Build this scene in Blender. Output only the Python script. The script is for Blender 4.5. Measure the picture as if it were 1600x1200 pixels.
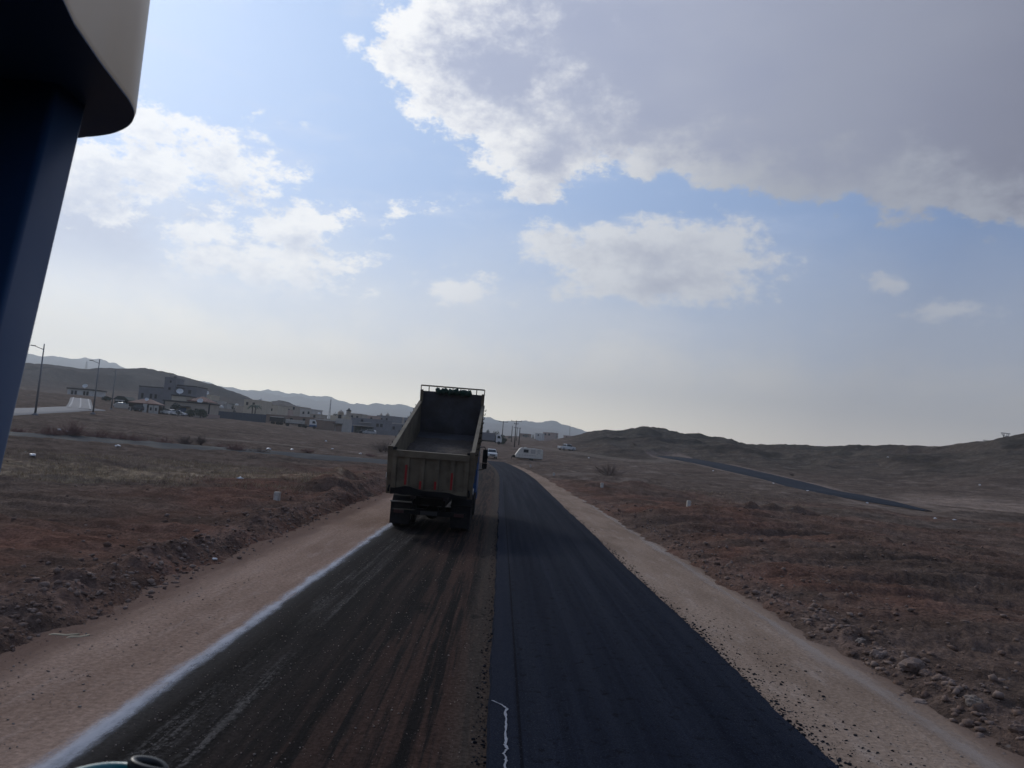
import bpy, bmesh, math, random
import numpy as np
from math import pi, sin, cos, tan, atan2, asin, hypot, radians, degrees, log, exp, sqrt
from mathutils import Vector, Matrix

random.seed(7)
for o in list(bpy.data.objects):
    bpy.data.objects.remove(o)
SC = bpy.context.scene
COL = SC.collection
HC = 2.8                                   # eye height above the road, metres

# ------------------------------------------------------------------ camera
cd = bpy.data.cameras.new("camera")
CAM = bpy.data.objects.new("camera", cd)
COL.objects.link(CAM)
CAM.matrix_world = (Matrix.Translation((0, 0, HC)) @ Matrix.Rotation(radians(-0.43594), 4, 'Z')
                    @ Matrix.Rotation(pi / 2 + radians(4.75795), 4, 'X') @ Matrix.Rotation(radians(4.6), 4, 'Z'))
cd.sensor_width = 36.0
cd.lens = 1190 / 1600 * 36.0
cd.clip_start = 0.05
cd.clip_end = 20000
cd.dof.use_dof = True
cd.dof.focus_distance = 28.0
cd.dof.aperture_fstop = 11.0
SC.camera = CAM
RM = np.array(CAM.matrix_world.to_3x3())


def ray(px, py):                           # photo pixel (1600x1200) -> world direction
    return RM @ np.array([(px - 800) / 1190., -(py - 600) / 1190., -1.])


def azel(px, py):
    d = ray(px, py)
    return atan2(d[0], d[1]), atan2(d[2], hypot(d[0], d[1]))


# ------------------------------------------------------------------ exposure
SC.view_settings.view_transform = 'Standard'
SC.view_settings.look = 'None'
SC.view_settings.exposure = 0.0
SC.view_settings.gamma = 1.0
SC.view_settings.use_curve_mapping = False
SC.render.engine = 'CYCLES'
SC.cycles.use_denoising = True
SC.cycles.volume_bounces = 0
SC.cycles.max_bounces = 4
SC.cycles.diffuse_bounces = 3
SC.cycles.glossy_bounces = 2
SC.cycles.adaptive_threshold = 0.015
SC.cycles.sample_clamp_indirect = 4.0

SUN_AZ, SUN_EL = radians(-33), radians(31)
SUN_DIR = np.array([sin(SUN_AZ) * cos(SUN_EL), cos(SUN_AZ) * cos(SUN_EL), sin(SUN_EL)])
sl = bpy.data.lights.new("sun", 'SUN')
sl.energy = 1.45
sl.angle = radians(10)
sl.color = (1.0, 0.95, 0.88)
so = bpy.data.objects.new("sun", sl)
COL.objects.link(so)
so.rotation_euler = Vector(SUN_DIR).to_track_quat('Z', 'Y').to_euler()
so.location = (-20, 30, 40)


# ------------------------------------------------------------------ small node language
class NT:
    def __init__(s, tree):
        s.t = tree
        tree.nodes.clear()

    def node(s, typ, **kw):
        n = s.t.nodes.new(typ)
        for k, v in kw.items():
            setattr(n, k, v)
        return n

    def put(s, sock, v):
        if isinstance(v, bpy.types.NodeSocket):
            s.t.links.new(v, sock)
        elif v is not None:
            if isinstance(v, (tuple, list)) and len(v) == 3 and sock.type == 'RGBA':
                v = (*v, 1)
            sock.default_value = v

    def m(s, op, a, b=None, c=None, clamp=False):
        n = s.node('ShaderNodeMath', operation=op, use_clamp=clamp)
        s.put(n.inputs[0], a)
        s.put(n.inputs[1], b)
        s.put(n.inputs[2], c)
        return n.outputs[0]

    def add(s, a, b): return s.m('ADD', a, b)
    def sub(s, a, b): return s.m('SUBTRACT', a, b)
    def mul(s, a, b): return s.m('MULTIPLY', a, b)
    def mx(s, a, b): return s.m('MAXIMUM', a, b)

    def step(s, x, a, b, lo=0.0, hi=1.0, smooth=True):
        n = s.node('ShaderNodeMapRange', interpolation_type='SMOOTHSTEP' if smooth else 'LINEAR')
        s.put(n.inputs[0], x)
        n.inputs[1].default_value, n.inputs[2].default_value = a, b
        n.inputs[3].default_value, n.inputs[4].default_value = lo, hi
        return n.outputs[0]

    def mix(s, f, a, b, blend='MIX'):
        n = s.node('ShaderNodeMix', data_type='RGBA', blend_type=blend)
        s.put(n.inputs[0], f)
        s.put(n.inputs[6], a)
        s.put(n.inputs[7], b)
        return n.outputs[2]

    def noise(s, vec, scale, detail=4, rough=0.55, dim='3D', color=False, dist=0.0):
        n = s.node('ShaderNodeTexNoise', noise_dimensions=dim)
        s.put(n.inputs['Vector'], vec)
        n.inputs['Scale'].default_value = scale
        n.inputs['Detail'].default_value = detail
        n.inputs['Roughness'].default_value = rough
        n.inputs['Distortion'].default_value = dist
        return n.outputs['Color' if color else 'Fac']

    def comb(s, x, y, z):
        n = s.node('ShaderNodeCombineXYZ')
        for i, v in enumerate((x, y, z)):
            s.put(n.inputs[i], v)
        return n.outputs[0]

    def sep(s, v):
        n = s.node('ShaderNodeSeparateXYZ')
        s.put(n.inputs[0], v)
        return n.outputs

    def vm(s, op, a, b=None):
        n = s.node('ShaderNodeVectorMath', operation=op)
        s.put(n.inputs[0], a)
        s.put(n.inputs[1], b)
        return n.outputs['Value' if op in ('DOT_PRODUCT', 'LENGTH') else 0]


def srgb(r, g, b):
    return tuple((c / 255 / 12.92) if c <= 10 else ((c / 255 + .055) / 1.055) ** 2.4 for c in (r, g, b))


# ------------------------------------------------------------------ sky
SKY_STRENGTH = 0.1
W = bpy.data.worlds.new("World")
SC.world = W
W.use_nodes = True


def build_sky():
    n = NT(W.node_tree)
    out = n.node('ShaderNodeOutputWorld')
    bg = n.node('ShaderNodeBackground')
    bg.inputs[1].default_value = SKY_STRENGTH
    n.t.links.new(bg.outputs[0], out.inputs[0])
    sky = n.node('ShaderNodeTexSky', sky_type='NISHITA', sun_disc=False)
    sky.sun_elevation = SUN_EL
    sky.sun_rotation = SUN_AZ
    sky.air_density = 1.0
    sky.dust_density = 1.2
    sky.ozone_density = 2.0
    D = n.node('ShaderNodeTexCoord').outputs['Generated']
    d = n.sep(D)
    az = n.m('ARCTAN2', d[0], d[1])
    el = n.m('ARCSINE', d[2])
    P = n.comb(az, el, 0)
    glow = n.vm('DOT_PRODUCT', D, tuple(float(v) for v in SUN_DIR))      # 1 towards the sun
    g1 = n.step(glow, 0.50, 1.0, smooth=False)
    ge = n.step(glow, 0.64, 0.93)
    K = 1 / SKY_STRENGTH

    def col(c, k=1.0):
        return tuple(v * K * k for v in srgb(*c))
    # ragged cloud edges: the lookup point itself is stirred
    big = n.noise(n.comb(az, n.mul(el, 1.5), 0.3), 5.5, 7, 0.60)
    fine = n.noise(n.comb(az, n.mul(el, 1.7), 1.7), 16, 8, 0.69)
    az2, el2 = n.add(az, -0.012), n.add(el, 0.020)
    big2 = n.noise(n.comb(az2, n.mul(el2, 1.5), 0.3), 5.5, 7, 0.60)
    fine2 = n.noise(n.comb(az2, n.mul(el2, 1.7), 1.7), 16, 8, 0.69)
    lump = n.noise(n.comb(n.mul(az, 1.0), n.mul(el, 1.6), 6.6), 15, 8, 0.64)
    soft_n = n.noise(n.comb(n.mul(az, 1.0), n.mul(el, 2.4), 2.9), 3.5, 4, 0.5)
    warp = n.noise(n.comb(az, n.mul(el, 1.3), 4.1), 9, 5, 0.6, color=True)
    Pw = n.vm('ADD', P, n.vm('MULTIPLY', n.vm('SUBTRACT', warp, (0.5, 0.5, 0.5)), (0.10, 0.06, 0)))

    def blob(px, py, rx, ry, rot=0.0, p=None):
        a, e = azel(px, py)
        q = n.vm('SUBTRACT', p, (a, e, 0))
        if rot:
            r = n.node('ShaderNodeVectorRotate', rotation_type='Z_AXIS')
            n.put(r.inputs['Vector'], q)
            r.inputs['Angle'].default_value = radians(rot)
            q = r.outputs[0]
        q = n.vm('MULTIPLY', q, (1190 / rx, 1190 / ry, 0))
        return n.mul(n.sub(1.0, n.vm('LENGTH', q)), min(rx, ry) / 1190)

    c = sky.outputs[0]
    # a blue a little denser than the model's, paler towards the sun
    c = n.mix(1.0, c, (0.86, 0.98, 1.12), 'MULTIPLY')
    blue = n.mix(g1, col((118, 142, 182)), col((176, 204, 246)))
    c = n.mix(0.86, c, blue)
    # thin streaks of cirrus high up on the left
    cir = n.noise(n.comb(n.mul(az, 1.2), n.mul(el, 4.0), 9.0), 4.0, 6, 0.6)
    c = n.mix(n.mul(n.step(cir, 0.48, 0.75), n.mul(g1, 0.55)), c, col((214, 224, 246)))
    # pale veil over the horizon
    top = n.add(0.150, n.add(n.mul(n.sub(big, 0.5), 0.10), n.mul(n.sub(fine, 0.5), 0.03)))
    ev = n.sub(top, el)
    veil = n.mix(g1, col((190, 187, 183), 1.08), col((248, 241, 224), 1.38))
    veil = n.mix(n.step(el, 0.0, 0.10), n.mix(g1, col((226, 214, 194), 1.40), col((255, 244, 212), 2.3)), veil)
    c = n.mix(n.mul(n.step(ev, -0.012, 0.075), 0.92), c, veil)
    c = n.mix(n.mul(n.step(ev, -0.18, 0.05), 0.55), c, veil)

    def layer(c, fn, soft, edge_l, edge_r, core_l, core_r, width, opac=1.0, fade=None):
        """fn(point) -> signed depth inside the cloud. Thin parts are bright, thick parts grey; a second lookup towards
        the sun tells how much cloud the light has crossed."""
        f = fn(Pw, 0)
        m = n.mul(n.step(f, 0.0, soft), opac)
        if fade:
            m = n.mul(m, n.step(el, fade[0], fade[1]))
        f2 = fn(n.vm('ADD', Pw, (-0.012, 0.020, 0)), 1)
        th = n.add(n.mul(f, .45), n.mul(f2, .75))
        t = n.step(n.add(th, n.mul(n.sub(lump, 0.5), width * 2.4)), width * 0.05, width * 1.15)
        edge = n.mix(ge, col(edge_r), col(edge_l))
        core = n.mix(g1, col(core_r), col(core_l))
        core = n.mix(n.mul(n.step(soft_n, .35, .7), .22), core, edge)
        return n.mix(m, c, n.mix(t, edge, core))

    def cloud(specs, a_big, a_fine, k=0.03, add=0.0):
        def fn(p, sh):
            f = None
            for sp in specs:
                b = blob(*sp, p=p)
                f = b if f is None else n.m('SMOOTH_MAX', f, b, k)
            if add:
                f = n.add(f, add)
            return n.add(n.add(f, n.mul(n.sub((big, big2)[sh], 0.5), a_big)), n.mul(n.sub((fine, fine2)[sh], 0.5), a_fine))
        return fn

    # left bank: a soft lavender body melting into the veil, and broken sunlit shreds along its upper side
    c = layer(c, cloud([(150, 370, 170, 130), (60, 440, 200, 170), (300, 330, 130, 62, -20), (380, 400, 130, 60, -16)], 0.05, 0.05),
              0.085, (208, 216, 234), (200, 204, 214), (192, 200, 222), (174, 178, 190), 0.10, 0.88, (0.135, 0.22))
    c = layer(c, cloud([(228, 200, 52, 34), (130, 285, 90, 52), (215, 250, 80, 40, -8), (310, 262, 95, 34, -14), (390, 308, 70, 22, -22), (430, 352, 100, 26, -14), (520, 345, 84, 15, -10),
                        (380, 405, 90, 26, -10), (455, 432, 110, 24, -10), (330, 365, 60, 20, -20), (400, 455, 90, 18, -14)], 0.062, 0.130, .012, .009),
              0.020, (255, 255, 255), (236, 237, 240), (198, 207, 228), (184, 188, 198), 0.070, 0.93, (0.150, 0.200))
    # scattered scraps
    c = layer(c, cloud([(400, 226, 58, 15, -5), (400, 187, 36, 15, -25), (445, 203, 46, 11, -22), (565, 65, 14, 14), (540, 335, 60, 10, -12), (560, 412, 88, 13, -12),
                        (600, 378, 50, 10, -10), (720, 460, 76, 18, 0), (745, 430, 54, 10, -3), (480, 352, 74, 14, -14), (1235, 496, 17, 9), (1370, 450, 44, 10, 0),
                        (1290, 512, 40, 8), (1490, 488, 72, 16, 4), (510, 408, 64, 10, -10), (650, 425, 34, 7, 0), (620, 440, 30, 6)], 0.020, 0.060, .006),
              0.013, (255, 255, 255), (186, 190, 199), (232, 236, 245), (172, 177, 189), 0.04, 0.88)
    # middle cloud
    c = layer(c, cloud([(1030, 405, 190, 72, -6), (895, 405, 100, 36, 6), (1115, 440, 100, 48, -12), (868, 350, 30, 13), (1180, 468, 36, 10)], 0.040, 0.080, .02),
              0.018, (238, 240, 243), (206, 209, 215), (184, 189, 206), (164, 168, 182), 0.075, 0.97)
    # the great cloud across the upper right
    c = layer(c, cloud([(1150, 30, 470, 222, -4), (775, 90, 180, 130), (1500, 40, 430, 232, 0), (850, 215, 115, 88, -20), (1200, -350, 720, 360), (1960, 20, 520, 240, 4), (700, 60, 90, 80)], 0.055, 0.11, .06),
              0.018, (255, 255, 255), (166, 170, 180), (178, 187, 214), (128, 130, 147), 0.095, 0.985)
    # broken cloud goes on all round, out of the picture
    oth = n.noise(n.vm('MULTIPLY', D, (1, 1, 2.2)), 2.3, 6, 0.6)
    away = n.step(n.m('ABSOLUTE', az), 0.85, 1.15)
    c = n.mix(n.mul(n.mul(n.step(oth, 0.46, 0.60), away), n.step(el, 0.02, 0.25)), c, n.mix(g1, col((140, 145, 160)), col((205, 210, 222))))
    # below the horizon the world is plain ground colour
    c = n.mix(n.step(el, -0.03, -0.005), col((70, 62, 58)), c)
    n.t.links.new(c, bg.inputs[0])


build_sky()


# ------------------------------------------------------------------ numpy noise
def _hash(ix, iy, seed):
    h = (ix.astype(np.int64) * 374761393 + iy.astype(np.int64) * 668265263 + seed * 1442695041) & 0xFFFFFFFF
    h = ((h ^ (h >> 13)) * 1274126177) & 0xFFFFFFFF
    return ((h ^ (h >> 16)) & 0xFFFF) / 65535.0 * 2 * pi


def pnoise(x, y, seed=0):
    x, y = np.asarray(x, float), np.asarray(y, float)
    x0, y0 = np.floor(x), np.floor(y)
    fx, fy = x - x0, y - y0
    u, v = fx * fx * fx * (fx * (fx * 6 - 15) + 10), fy * fy * fy * (fy * (fy * 6 - 15) + 10)

    def g(i, j):
        a = _hash(x0 + i, y0 + j, seed)
        return np.cos(a) * (fx - i) + np.sin(a) * (fy - j)
    a, b, c, d = g(0, 0), g(1, 0), g(0, 1), g(1, 1)
    return (a + u * (b - a) + v * (c - a + u * (a - b - c + d))) * 1.5


def fbm(x, y, octv=4, seed=0, gain=.5):
    s, a = 0, 1.
    for i in range(octv):
        s = s + a * pnoise(x, y, seed + i * 17)
        x, y, a = x * 2.03 + 3.1, y * 2.03 - 1.7, a * gain
    return s


def ridged(x, y, octv=4, seed=0, gain=.5):
    s, a = 0, 1.
    for i in range(octv):
        s = s + a * (1 - 2 * np.abs(pnoise(x, y, seed + i * 13)))
        x, y, a = x * 2.07 + 1.3, y * 2.07 + 4.7, a * gain
    return s


def sst(x, a, b):
    t = np.clip((x - a) / (b - a), 0, 1)
    return t * t * (3 - 2 * t)


# ------------------------------------------------------------------ terrain: distances and heights read off the photograph
def pz(pts, D):
    r = []
    for q in pts:
        a, e = azel(q[0], q[1])
        dd = q[2] if len(q) > 2 else D
        r.append((degrees(a), dd, HC + dd * tan(e)))
    return r


def zz(pts, D):
    return [(a, D, z) for a, z in pts]


RIDGE_R = pz([(800, 694), (845, 690), (880, 684), (915, 680), (945, 675), (975, 677), (1000, 671), (1020, 671), (1050, 676), (1085, 683), (1110, 687),
              (1145, 689), (1165, 697), (1195, 698), (1220, 700), (1260, 699), (1300, 702), (1350, 703), (1420, 703), (1470, 700), (1520, 695), (1560, 688), (1600, 686), (1700, 676), (1900, 660)], 390)
_rd = lambda a: float(np.interp(a, [0, 3, 10, 19, 27, 36], [420, 400, 390, 330, 285, 262]))
RIDGE_R = [(a, _rd(a), HC + (z - HC) / 390 * _rd(a)) for a, d, z in RIDGE_R]
RIDGE_L = pz([(-150, 585), (0, 578), (40, 575), (75, 571), (95, 573), (130, 582), (160, 583), (195, 580), (220, 580), (260, 586), (300, 597), (340, 606),
              (380, 622), (405, 634), (418, 634), (437, 629), (455, 634), (475, 645), (520, 655), (600, 664), (700, 672), (783, 676)], 780)
RIDGE_L[-4:] = [(a, d, min(z, 12)) for a, d, z in RIDGE_L[-4:]]
MOUNT = pz([(-200, 560), (0, 556), (45, 557), (75, 558), (100, 561), (130, 565), (165, 571), (195, 583), (260, 596), (320, 602), (338, 604), (350, 608), (365, 611), (380, 614), (400, 613.5), (412, 617),
            (420, 615.5), (450, 621), (470, 619.5), (485, 624), (500, 627), (520, 628), (545, 634), (562, 637), (600, 638), (622, 637), (650, 645), (690, 650), (740, 656), (758, 660), (775, 664), (800, 664),
            (830, 669), (850, 669.5), (863, 667), (880, 672), (900, 679), (930, 684), (1000, 694), (1200, 715), (1600, 745)], 4400)
HALF = [(a, 5000, z * .55) for a, d, z in MOUNT]
BASE = []
_after_r = [(a, d + 150, z - 9) for a, d, z in RIDGE_R]


def col_fn(pts):
    p = np.array(sorted(pts))
    return lambda a: (np.interp(a, p[:, 0], p[:, 1]), np.interp(a, p[:, 0], p[:, 2]))


AZG = np.arange(-62, 62.01, 0.2)
LDG = np.linspace(log(3), log(5200), 430)
_cf = [col_fn(zz([(-60, 0), (60, 0)], 3)), col_fn(zz([(-60, 0), (60, 0)], 78)),
       col_fn(zz([(-40, 1.7), (-31, 1.9), (-20, 1.2), (-10, .5), (0, .12), (10, .05), (19, .15), (27, 0), (36, .1), (45, 1)], 125)),
       col_fn(zz([(-40, 2.7), (-26, 2.9), (-20, 2.2), (-10, 1.1), (0, .6), (5, .8), (10, 1.5), (19, 1.8), (27, 1.3), (36, 3), (45, 5)], 160)),
       col_fn(zz([(-40, 5), (-31, 5.0), (-28.5, 5.0), (-26, 4.2), (-20, 3.9), (-10, 2.5), (0, 2.6), (5, 3.2), (10, 3.9), (19, 5), (27, 6.0), (36, 12), (45, 15)], 215))]
LEFT = [col_fn(zz([(-40, 9), (-31, 8.8), (-27.5, 8.4), (-25, 5.8), (-20, 5.1), (-10, 3.6), (0, 4.6), (5, 6)], 290)), col_fn(zz([(-40, 10), (-26, 9), (-20, 8), (-10, 5.5), (0, 8), (5, 9)], 450)),
        col_fn(zz([(-40, 26), (-26, 20), (-20, 14), (-10, 7), (0, 11.5), (3, 12.5), (5, 12.5)], 600)), col_fn(RIDGE_L)]
RIGHT = [col_fn(RIDGE_R), col_fn(_after_r), col_fn(zz([(-60, 5), (60, 5)], 700))]
FAR = [col_fn(zz([(-60, 14), (60, 4)], 1300)), col_fn(zz([(-60, 22), (60, 5)], 2700)), col_fn(MOUNT), col_fn(HALF)]
ZG = np.zeros((len(AZG), len(LDG)))
for i, a in enumerate(AZG):
    wl = 1 - sst(a, 2.0, 4.6)

    def prof(fs):
        p = [f(a) for f in fs]
        return np.interp(LDG, np.log([q[0] for q in p]), [q[1] for q in p])
    L, R_ = prof(_cf + LEFT + FAR), prof(_cf + RIGHT + FAR)
    ZG[i] = L * wl + R_ * (1 - wl)


def _gs(A, s, axis):
    r = int(3 * s) + 1
    k = np.exp(-.5 * (np.arange(-r, r + 1) / s) ** 2)
    k /= k.sum()
    pad = [(0, 0), (0, 0)]
    pad[axis] = (r, r)
    B = np.pad(A, pad, mode='edge')
    return np.apply_along_axis(lambda v: np.convolve(v, k, 'valid'), axis, B)


ZG = _gs(_gs(ZG, 1.3, 1), 0.9, 0)


def base_z(x, y):
    x, y = np.atleast_1d(np.asarray(x, float)), np.atleast_1d(np.asarray(y, float))
    D = np.maximum(np.hypot(x, y), 3.001)
    a = np.clip(np.degrees(np.arctan2(x, y)), -61.9, 61.9)
    fi = (a - AZG[0]) / 0.2
    fj = (np.minimum(np.log(D), LDG[-1] - 1e-6) - LDG[0]) / (LDG[1] - LDG[0])
    i, j = np.clip(fi.astype(int), 0, len(AZG) - 2), np.clip(fj.astype(int), 0, len(LDG) - 2)
    u, v = fi - i, fj - j
    return (ZG[i, j] * (1 - u) + ZG[i + 1, j] * u) * (1 - v) + (ZG[i, j + 1] * (1 - u) + ZG[i + 1, j + 1] * u) * v


def hit(px, py, maxd=3000):
    d = ray(px, py)
    n = hypot(d[0], d[1])
    t = np.exp(np.linspace(log(4), log(maxd), 4000)) / n
    h = HC + d[2] * t - base_z(d[0] * t, d[1] * t)
    k = np.argmax(h < 0) if (h < 0).any() else len(t) - 1
    return Vector((d[0] * t[k], d[1] * t[k], float(base_z(d[0] * t[k], d[1] * t[k])[0])))


def at(px, py, D):                          # a point at horizontal distance D on the sight line
    d = ray(px, py)
    t = D / hypot(d[0], d[1])
    return Vector((d[0] * t, d[1] * t, HC + d[2] * t))


def shift(y):                               # the new road bends left beyond 62 m
    y = np.asarray(y, float)
    return -5.2e-4 * np.clip(y - 62, 0, 140) ** 2 - np.clip(y - 202, 0, None) * 0.146


def polyline(pts, n=60):
    P = np.array([(p[0], p[1]) for p in pts], float)
    L = np.r_[0, np.cumsum(np.hypot(*np.diff(P, axis=0).T))]
    s = np.linspace(0, L[-1], n)
    q = np.c_[np.interp(s, L, P[:, 0]), np.interp(s, L, P[:, 1])]
    k = np.exp(-.5 * (np.arange(-5, 6) / 2.2) ** 2)
    k /= k.sum()
    for c in (0, 1):
        e = np.r_[2 * q[0, c] - q[5:0:-1, c], q[:, c], 2 * q[-1, c] - q[-2:-7:-1, c]]
        q[:, c] = np.convolve(e, k, 'valid')
    return q


# side roads, as world polylines with half-widths
W1 = [hit(-160, 674), hit(20, 688), hit(150, 694), hit(300, 706), hit(450, 716), hit(600, 727)]
PATHS = {
    'crossing_road': (polyline([(w.x, w.y) for w in W1] + [(-3.4, W1[-1].y + 0.8)]), 3.6),
    'hillside_road': (polyline([hit(*q) for q in [(1040, 713), (1075, 719), (1120, 727), (1180, 741), (1250, 758), (1330, 776), (1400, 789), (1450, 798)]]), 3.4),
    'concrete_road': (polyline([hit(*q) for q in [(-90, 650), (20, 643.5), (60, 641.5), (104, 639.5), (128, 638.5), (140, 638.8)]]), 3.2),
    'climbing_road': (polyline([hit(*q) for q in [(124, 639.5), (125.5, 635), (126, 629), (126, 623.5)]]), 2.6),
    'dirt_track': (polyline([hit(*q) for q in [(60, 668), (150, 672), (250, 681), (400, 690), (520, 703), (600, 710)]]), 2.0),
    'plain_track': (polyline([hit(*q) for q in [(830, 697), (870, 703), (910, 709), (960, 717), (1010, 722), (1050, 719)]]), 3.0),
    'wash_track': (polyline([hit(*q) for q in [(1330, 788), (1450, 806), (1560, 816), (1750, 832)]]), 3.0),
    'shoulder_path': (polyline([hit(*q) for q in [(868, 744), (900, 740), (990, 741), (1060, 748)]]), 1.6),
}


def path_dist(x, y, key):
    P, hw = PATHS[key]
    best = np.full(x.shape, 1e9)
    box = (x > P[:, 0].min() - 14) & (x < P[:, 0].max() + 14) & (y > P[:, 1].min() - 14) & (y < P[:, 1].max() + 14)
    xs, ys = x[box], y[box]
    if xs.size:
        b = np.full(xs.shape, 1e9)
        for (ax, ay), (bx_, by_) in zip(P[:-1], P[1:]):
            dx, dy = bx_ - ax, by_ - ay
            t = np.clip(((xs - ax) * dx + (ys - ay) * dy) / (dx * dx + dy * dy + 1e-9), 0, 1)
            b = np.minimum(b, (xs - ax - t * dx) ** 2 + (ys - ay - t * dy) ** 2)
        best[box] = np.sqrt(b)
    return best


MOUNDS = [(12.6, 38.6, 2.2, 1.0, .42), (15.6, 38.4, 2.2, .9, .34), (18.8, 38.2, 2.0, .9, .22), (11.2, 62.5, 2.6, 1.8, .5), (7.4, 60.2, 1.4, 1.2, .25), (18, 36, 3, 1, .35), (24, 37, 3, 1, .3), (23, 24.5, 4, 1.0, .32),
          (13, 27, 2.5, .8, .25), (-7.0, 22.0, 1.0, 1.5, .16), (-6.6, 25.0, .5, 1.0, .05), (-6.5, 31.5, .6, 2.0, .26), (-7.6, 34.5, .8, 1.2, .38), (-8.2, 40, .7, 3, .36), (-7.6, 45, .6, 3, .40),
          (-6.6, 15.5, .5, 1.5, .14), (-7.2, 11.5, .8, 1.3, .16), (-10, 13.0, 1.2, .6, .16)]


def surf(x, y):
    """ground height and albedo tint"""
    x, y = np.asarray(x, float), np.asarray(y, float)
    D = np.hypot(x, y)
    az = np.degrees(np.arctan2(x, y))
    z = base_z(x.ravel(), y.ravel()).reshape(x.shape)
    u = x - shift(y)
    front = (y > -30)
    # corridor of the works: 1 inside
    wig = 0.28 * pnoise(y / 2.3, x * 0 + 3.3, 5) + .20 * pnoise(y / .6, x * .3, 8) + .12 * pnoise(y / .2, x * 2, 9)
    lo = -5.15 - 0.012 * np.clip(y, 0, 80) + wig
    hi = 5.35 - 0.014 * np.clip(y - 10, 0, 70) + wig
    cor = sst(u, lo - .45, lo + .15) * (1 - sst(u, hi - .15, hi + .5)) * (1 - sst(y, 150, 175))
    near = 1 - sst(D, 110, 190)
    # disturbed soil
    act = np.clip(1 - sst(D, 60, 130), .25, 1)
    side = np.where(u > 0, 1.0, .72)
    rough = .10 * fbm(x / 3.1, y / 2.2, 3, 11) * act
    clod = (.066 * np.abs(fbm(x / .55, y / .42, 3, 23)) + .016 * fbm(x / .17, y / .17, 2, 29)) * side * (1 - sst(D, 45, 90))
    wob = pnoise(x / 9, y / 9, 31) * 1.1
    fur = .17 * ridged(x / 24 + y * .02, (y + wob * 1.6 + .12 * x) / 1.9, 3, 37, .6) * side * (.45 + .55 * sst(pnoise(x / 16, y / 11, 41), -.35, .25)) * (1 - sst(D, 70, 140))
    wv = (y + 1.5 * pnoise(x / 15, y / 13, 131) + .25 * pnoise(x / 3.5, y / 2.5, 133) + .07 * x + .012 * x * x * (x > 0)) / .95
    fur = fur + .050 * np.abs(np.sin(pi * wv)) * np.where(u > 0, 1., .35) * (.25 + .75 * sst(pnoise(x / 10, y / 7, 137), -.3, .3)) * sst(np.abs(u), 7, 9) * (1 - sst(D, 45, 75))
    fur2 = .22 * np.clip(ridged(x / 22, (y + wob * 2) / 4.2, 2, 43), -.4, 1) * sst(D, 12, 30) * (1 - sst(D, 120, 200))
    swell = .35 * fbm(x / 24, y / 15, 3, 47) * sst(D, 10, 40)
    m = np.zeros_like(x)
    for (mx_, my_, rx, ry, h) in MOUNDS:
        q = ((x - mx_) / rx) ** 2 + ((y - my_) / ry) ** 2
        m = m + h * np.exp(-q * 1.2) * (1 + .30 * fbm(x / .8, y / .7, 3, 53))
    # rubble bank along both edges of the works
    bl = np.exp(-((u + 6.15 + .012 * np.clip(y, 0, 80) + .3 * pnoise(y / 2.7, 0 * y, 61)) / .55) ** 2)
    br = np.exp(-((u - 6.05 + .014 * np.clip(y - 10, 0, 70) + .3 * pnoise(y / 2.7, 0 * y + 9, 63)) / .45) ** 2)
    bank = (bl * .24 * (.6 + .8 * np.abs(fbm(x / .8, y / .9, 4, 67))) + br * .12 * (.5 + 1. * np.abs(fbm(x / .6, y / .7, 4, 69)))) * front * (1 - sst(y, 60, 100))
    rel = rough + clod + fur + fur2 + swell
    edge = sst(np.maximum(lo - u, u - hi), 0.0, 2.2)
    rel = rel * np.where(D < 200, np.maximum(edge, sst(y, 100, 150)), 1)
    # far relief
    hr = sst(D, 150, 225) * sst(az, 3.5, 8) * (1 - sst(D, 600, 900))
    gul = ridged(x / 34 + .3 * y / 60, y / 52, 4, 71, .55)
    rel = rel + hr * (1.5 * gul - .8 + .8 * fbm(x / 12, y / 16, 4, 73))
    hl = sst(D, 430, 700) * (1 - sst(az, -14, -10)) * (1 - sst(D, 1000, 1400))
    rel = rel + hl * (4.5 * ridged(x / 120, y / 170, 4, 79) - 2.2)
    hm = sst(D, 3000, 4200)
    rel = rel + hm * (30 * ridged(x / 480, y / 620, 5, 83, .5) - 8)
    for k in PATHS:
        pd = path_dist(x, y, k)
        rel = rel * sst(pd, PATHS[k][1] * .9, PATHS[k][1] * 1.0 + 3.5)
        if k in ('crossing_road', 'hillside_road', 'concrete_road', 'climbing_road'):
            z = z - .10 * (1 - sst(pd, PATHS[k][1] * .8, PATHS[k][1] + .5))
    z = z + rel + (m + bank) * (1 - cor)
    z = z * (1 - cor) + (-0.07) * cor * (D < 120) + cor * (D >= 120) * (z - .12)
    # ---------------- albedo: soils, straw, rock
    n1 = fbm(x / 16, y / 12, 4, 101)
    n2 = fbm(x / 3.0, y / 2.2, 4, 103)
    n3 = fbm(x / .5, y / .35, 3, 107)
    grey = np.array([.108, .083, .069])
    red = np.array([.120, .066, .050])
    olive = np.array([.098, .076, .063])
    straw = np.array([.26, .205, .145])
    pale = np.array([.195, .160, .138])
    rock = np.array([.040, .037, .034])
    C = np.zeros(x.shape + (3,)) + grey

    def blend(w, c):
        C[:] = C * (1 - w[..., None]) + np.asarray(c) * w[..., None]
    wr = (1 - sst(np.abs(u), 9, 17)) * (1 - sst(D, 50, 85))
    wr = np.maximum(wr, .9 * sst(u, 4, 8) * (1 - sst(D, 55, 75)) * sst(n1, -.5, .3))
    blend(np.clip(wr * (.75 + .5 * n2), 0, .95), red)
    blend(np.clip(sst(n1 + .4 * n2, .05, .6) * .7, 0, 1) * (D < 400), olive)
    ws = sst(az, -42, -36) * (1 - sst(az + 3 * n2, -13, -9)) * sst(D + 5 * n1, 33, 37) * (1 - sst(D + 6 * n2, 43, 50))
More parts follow.
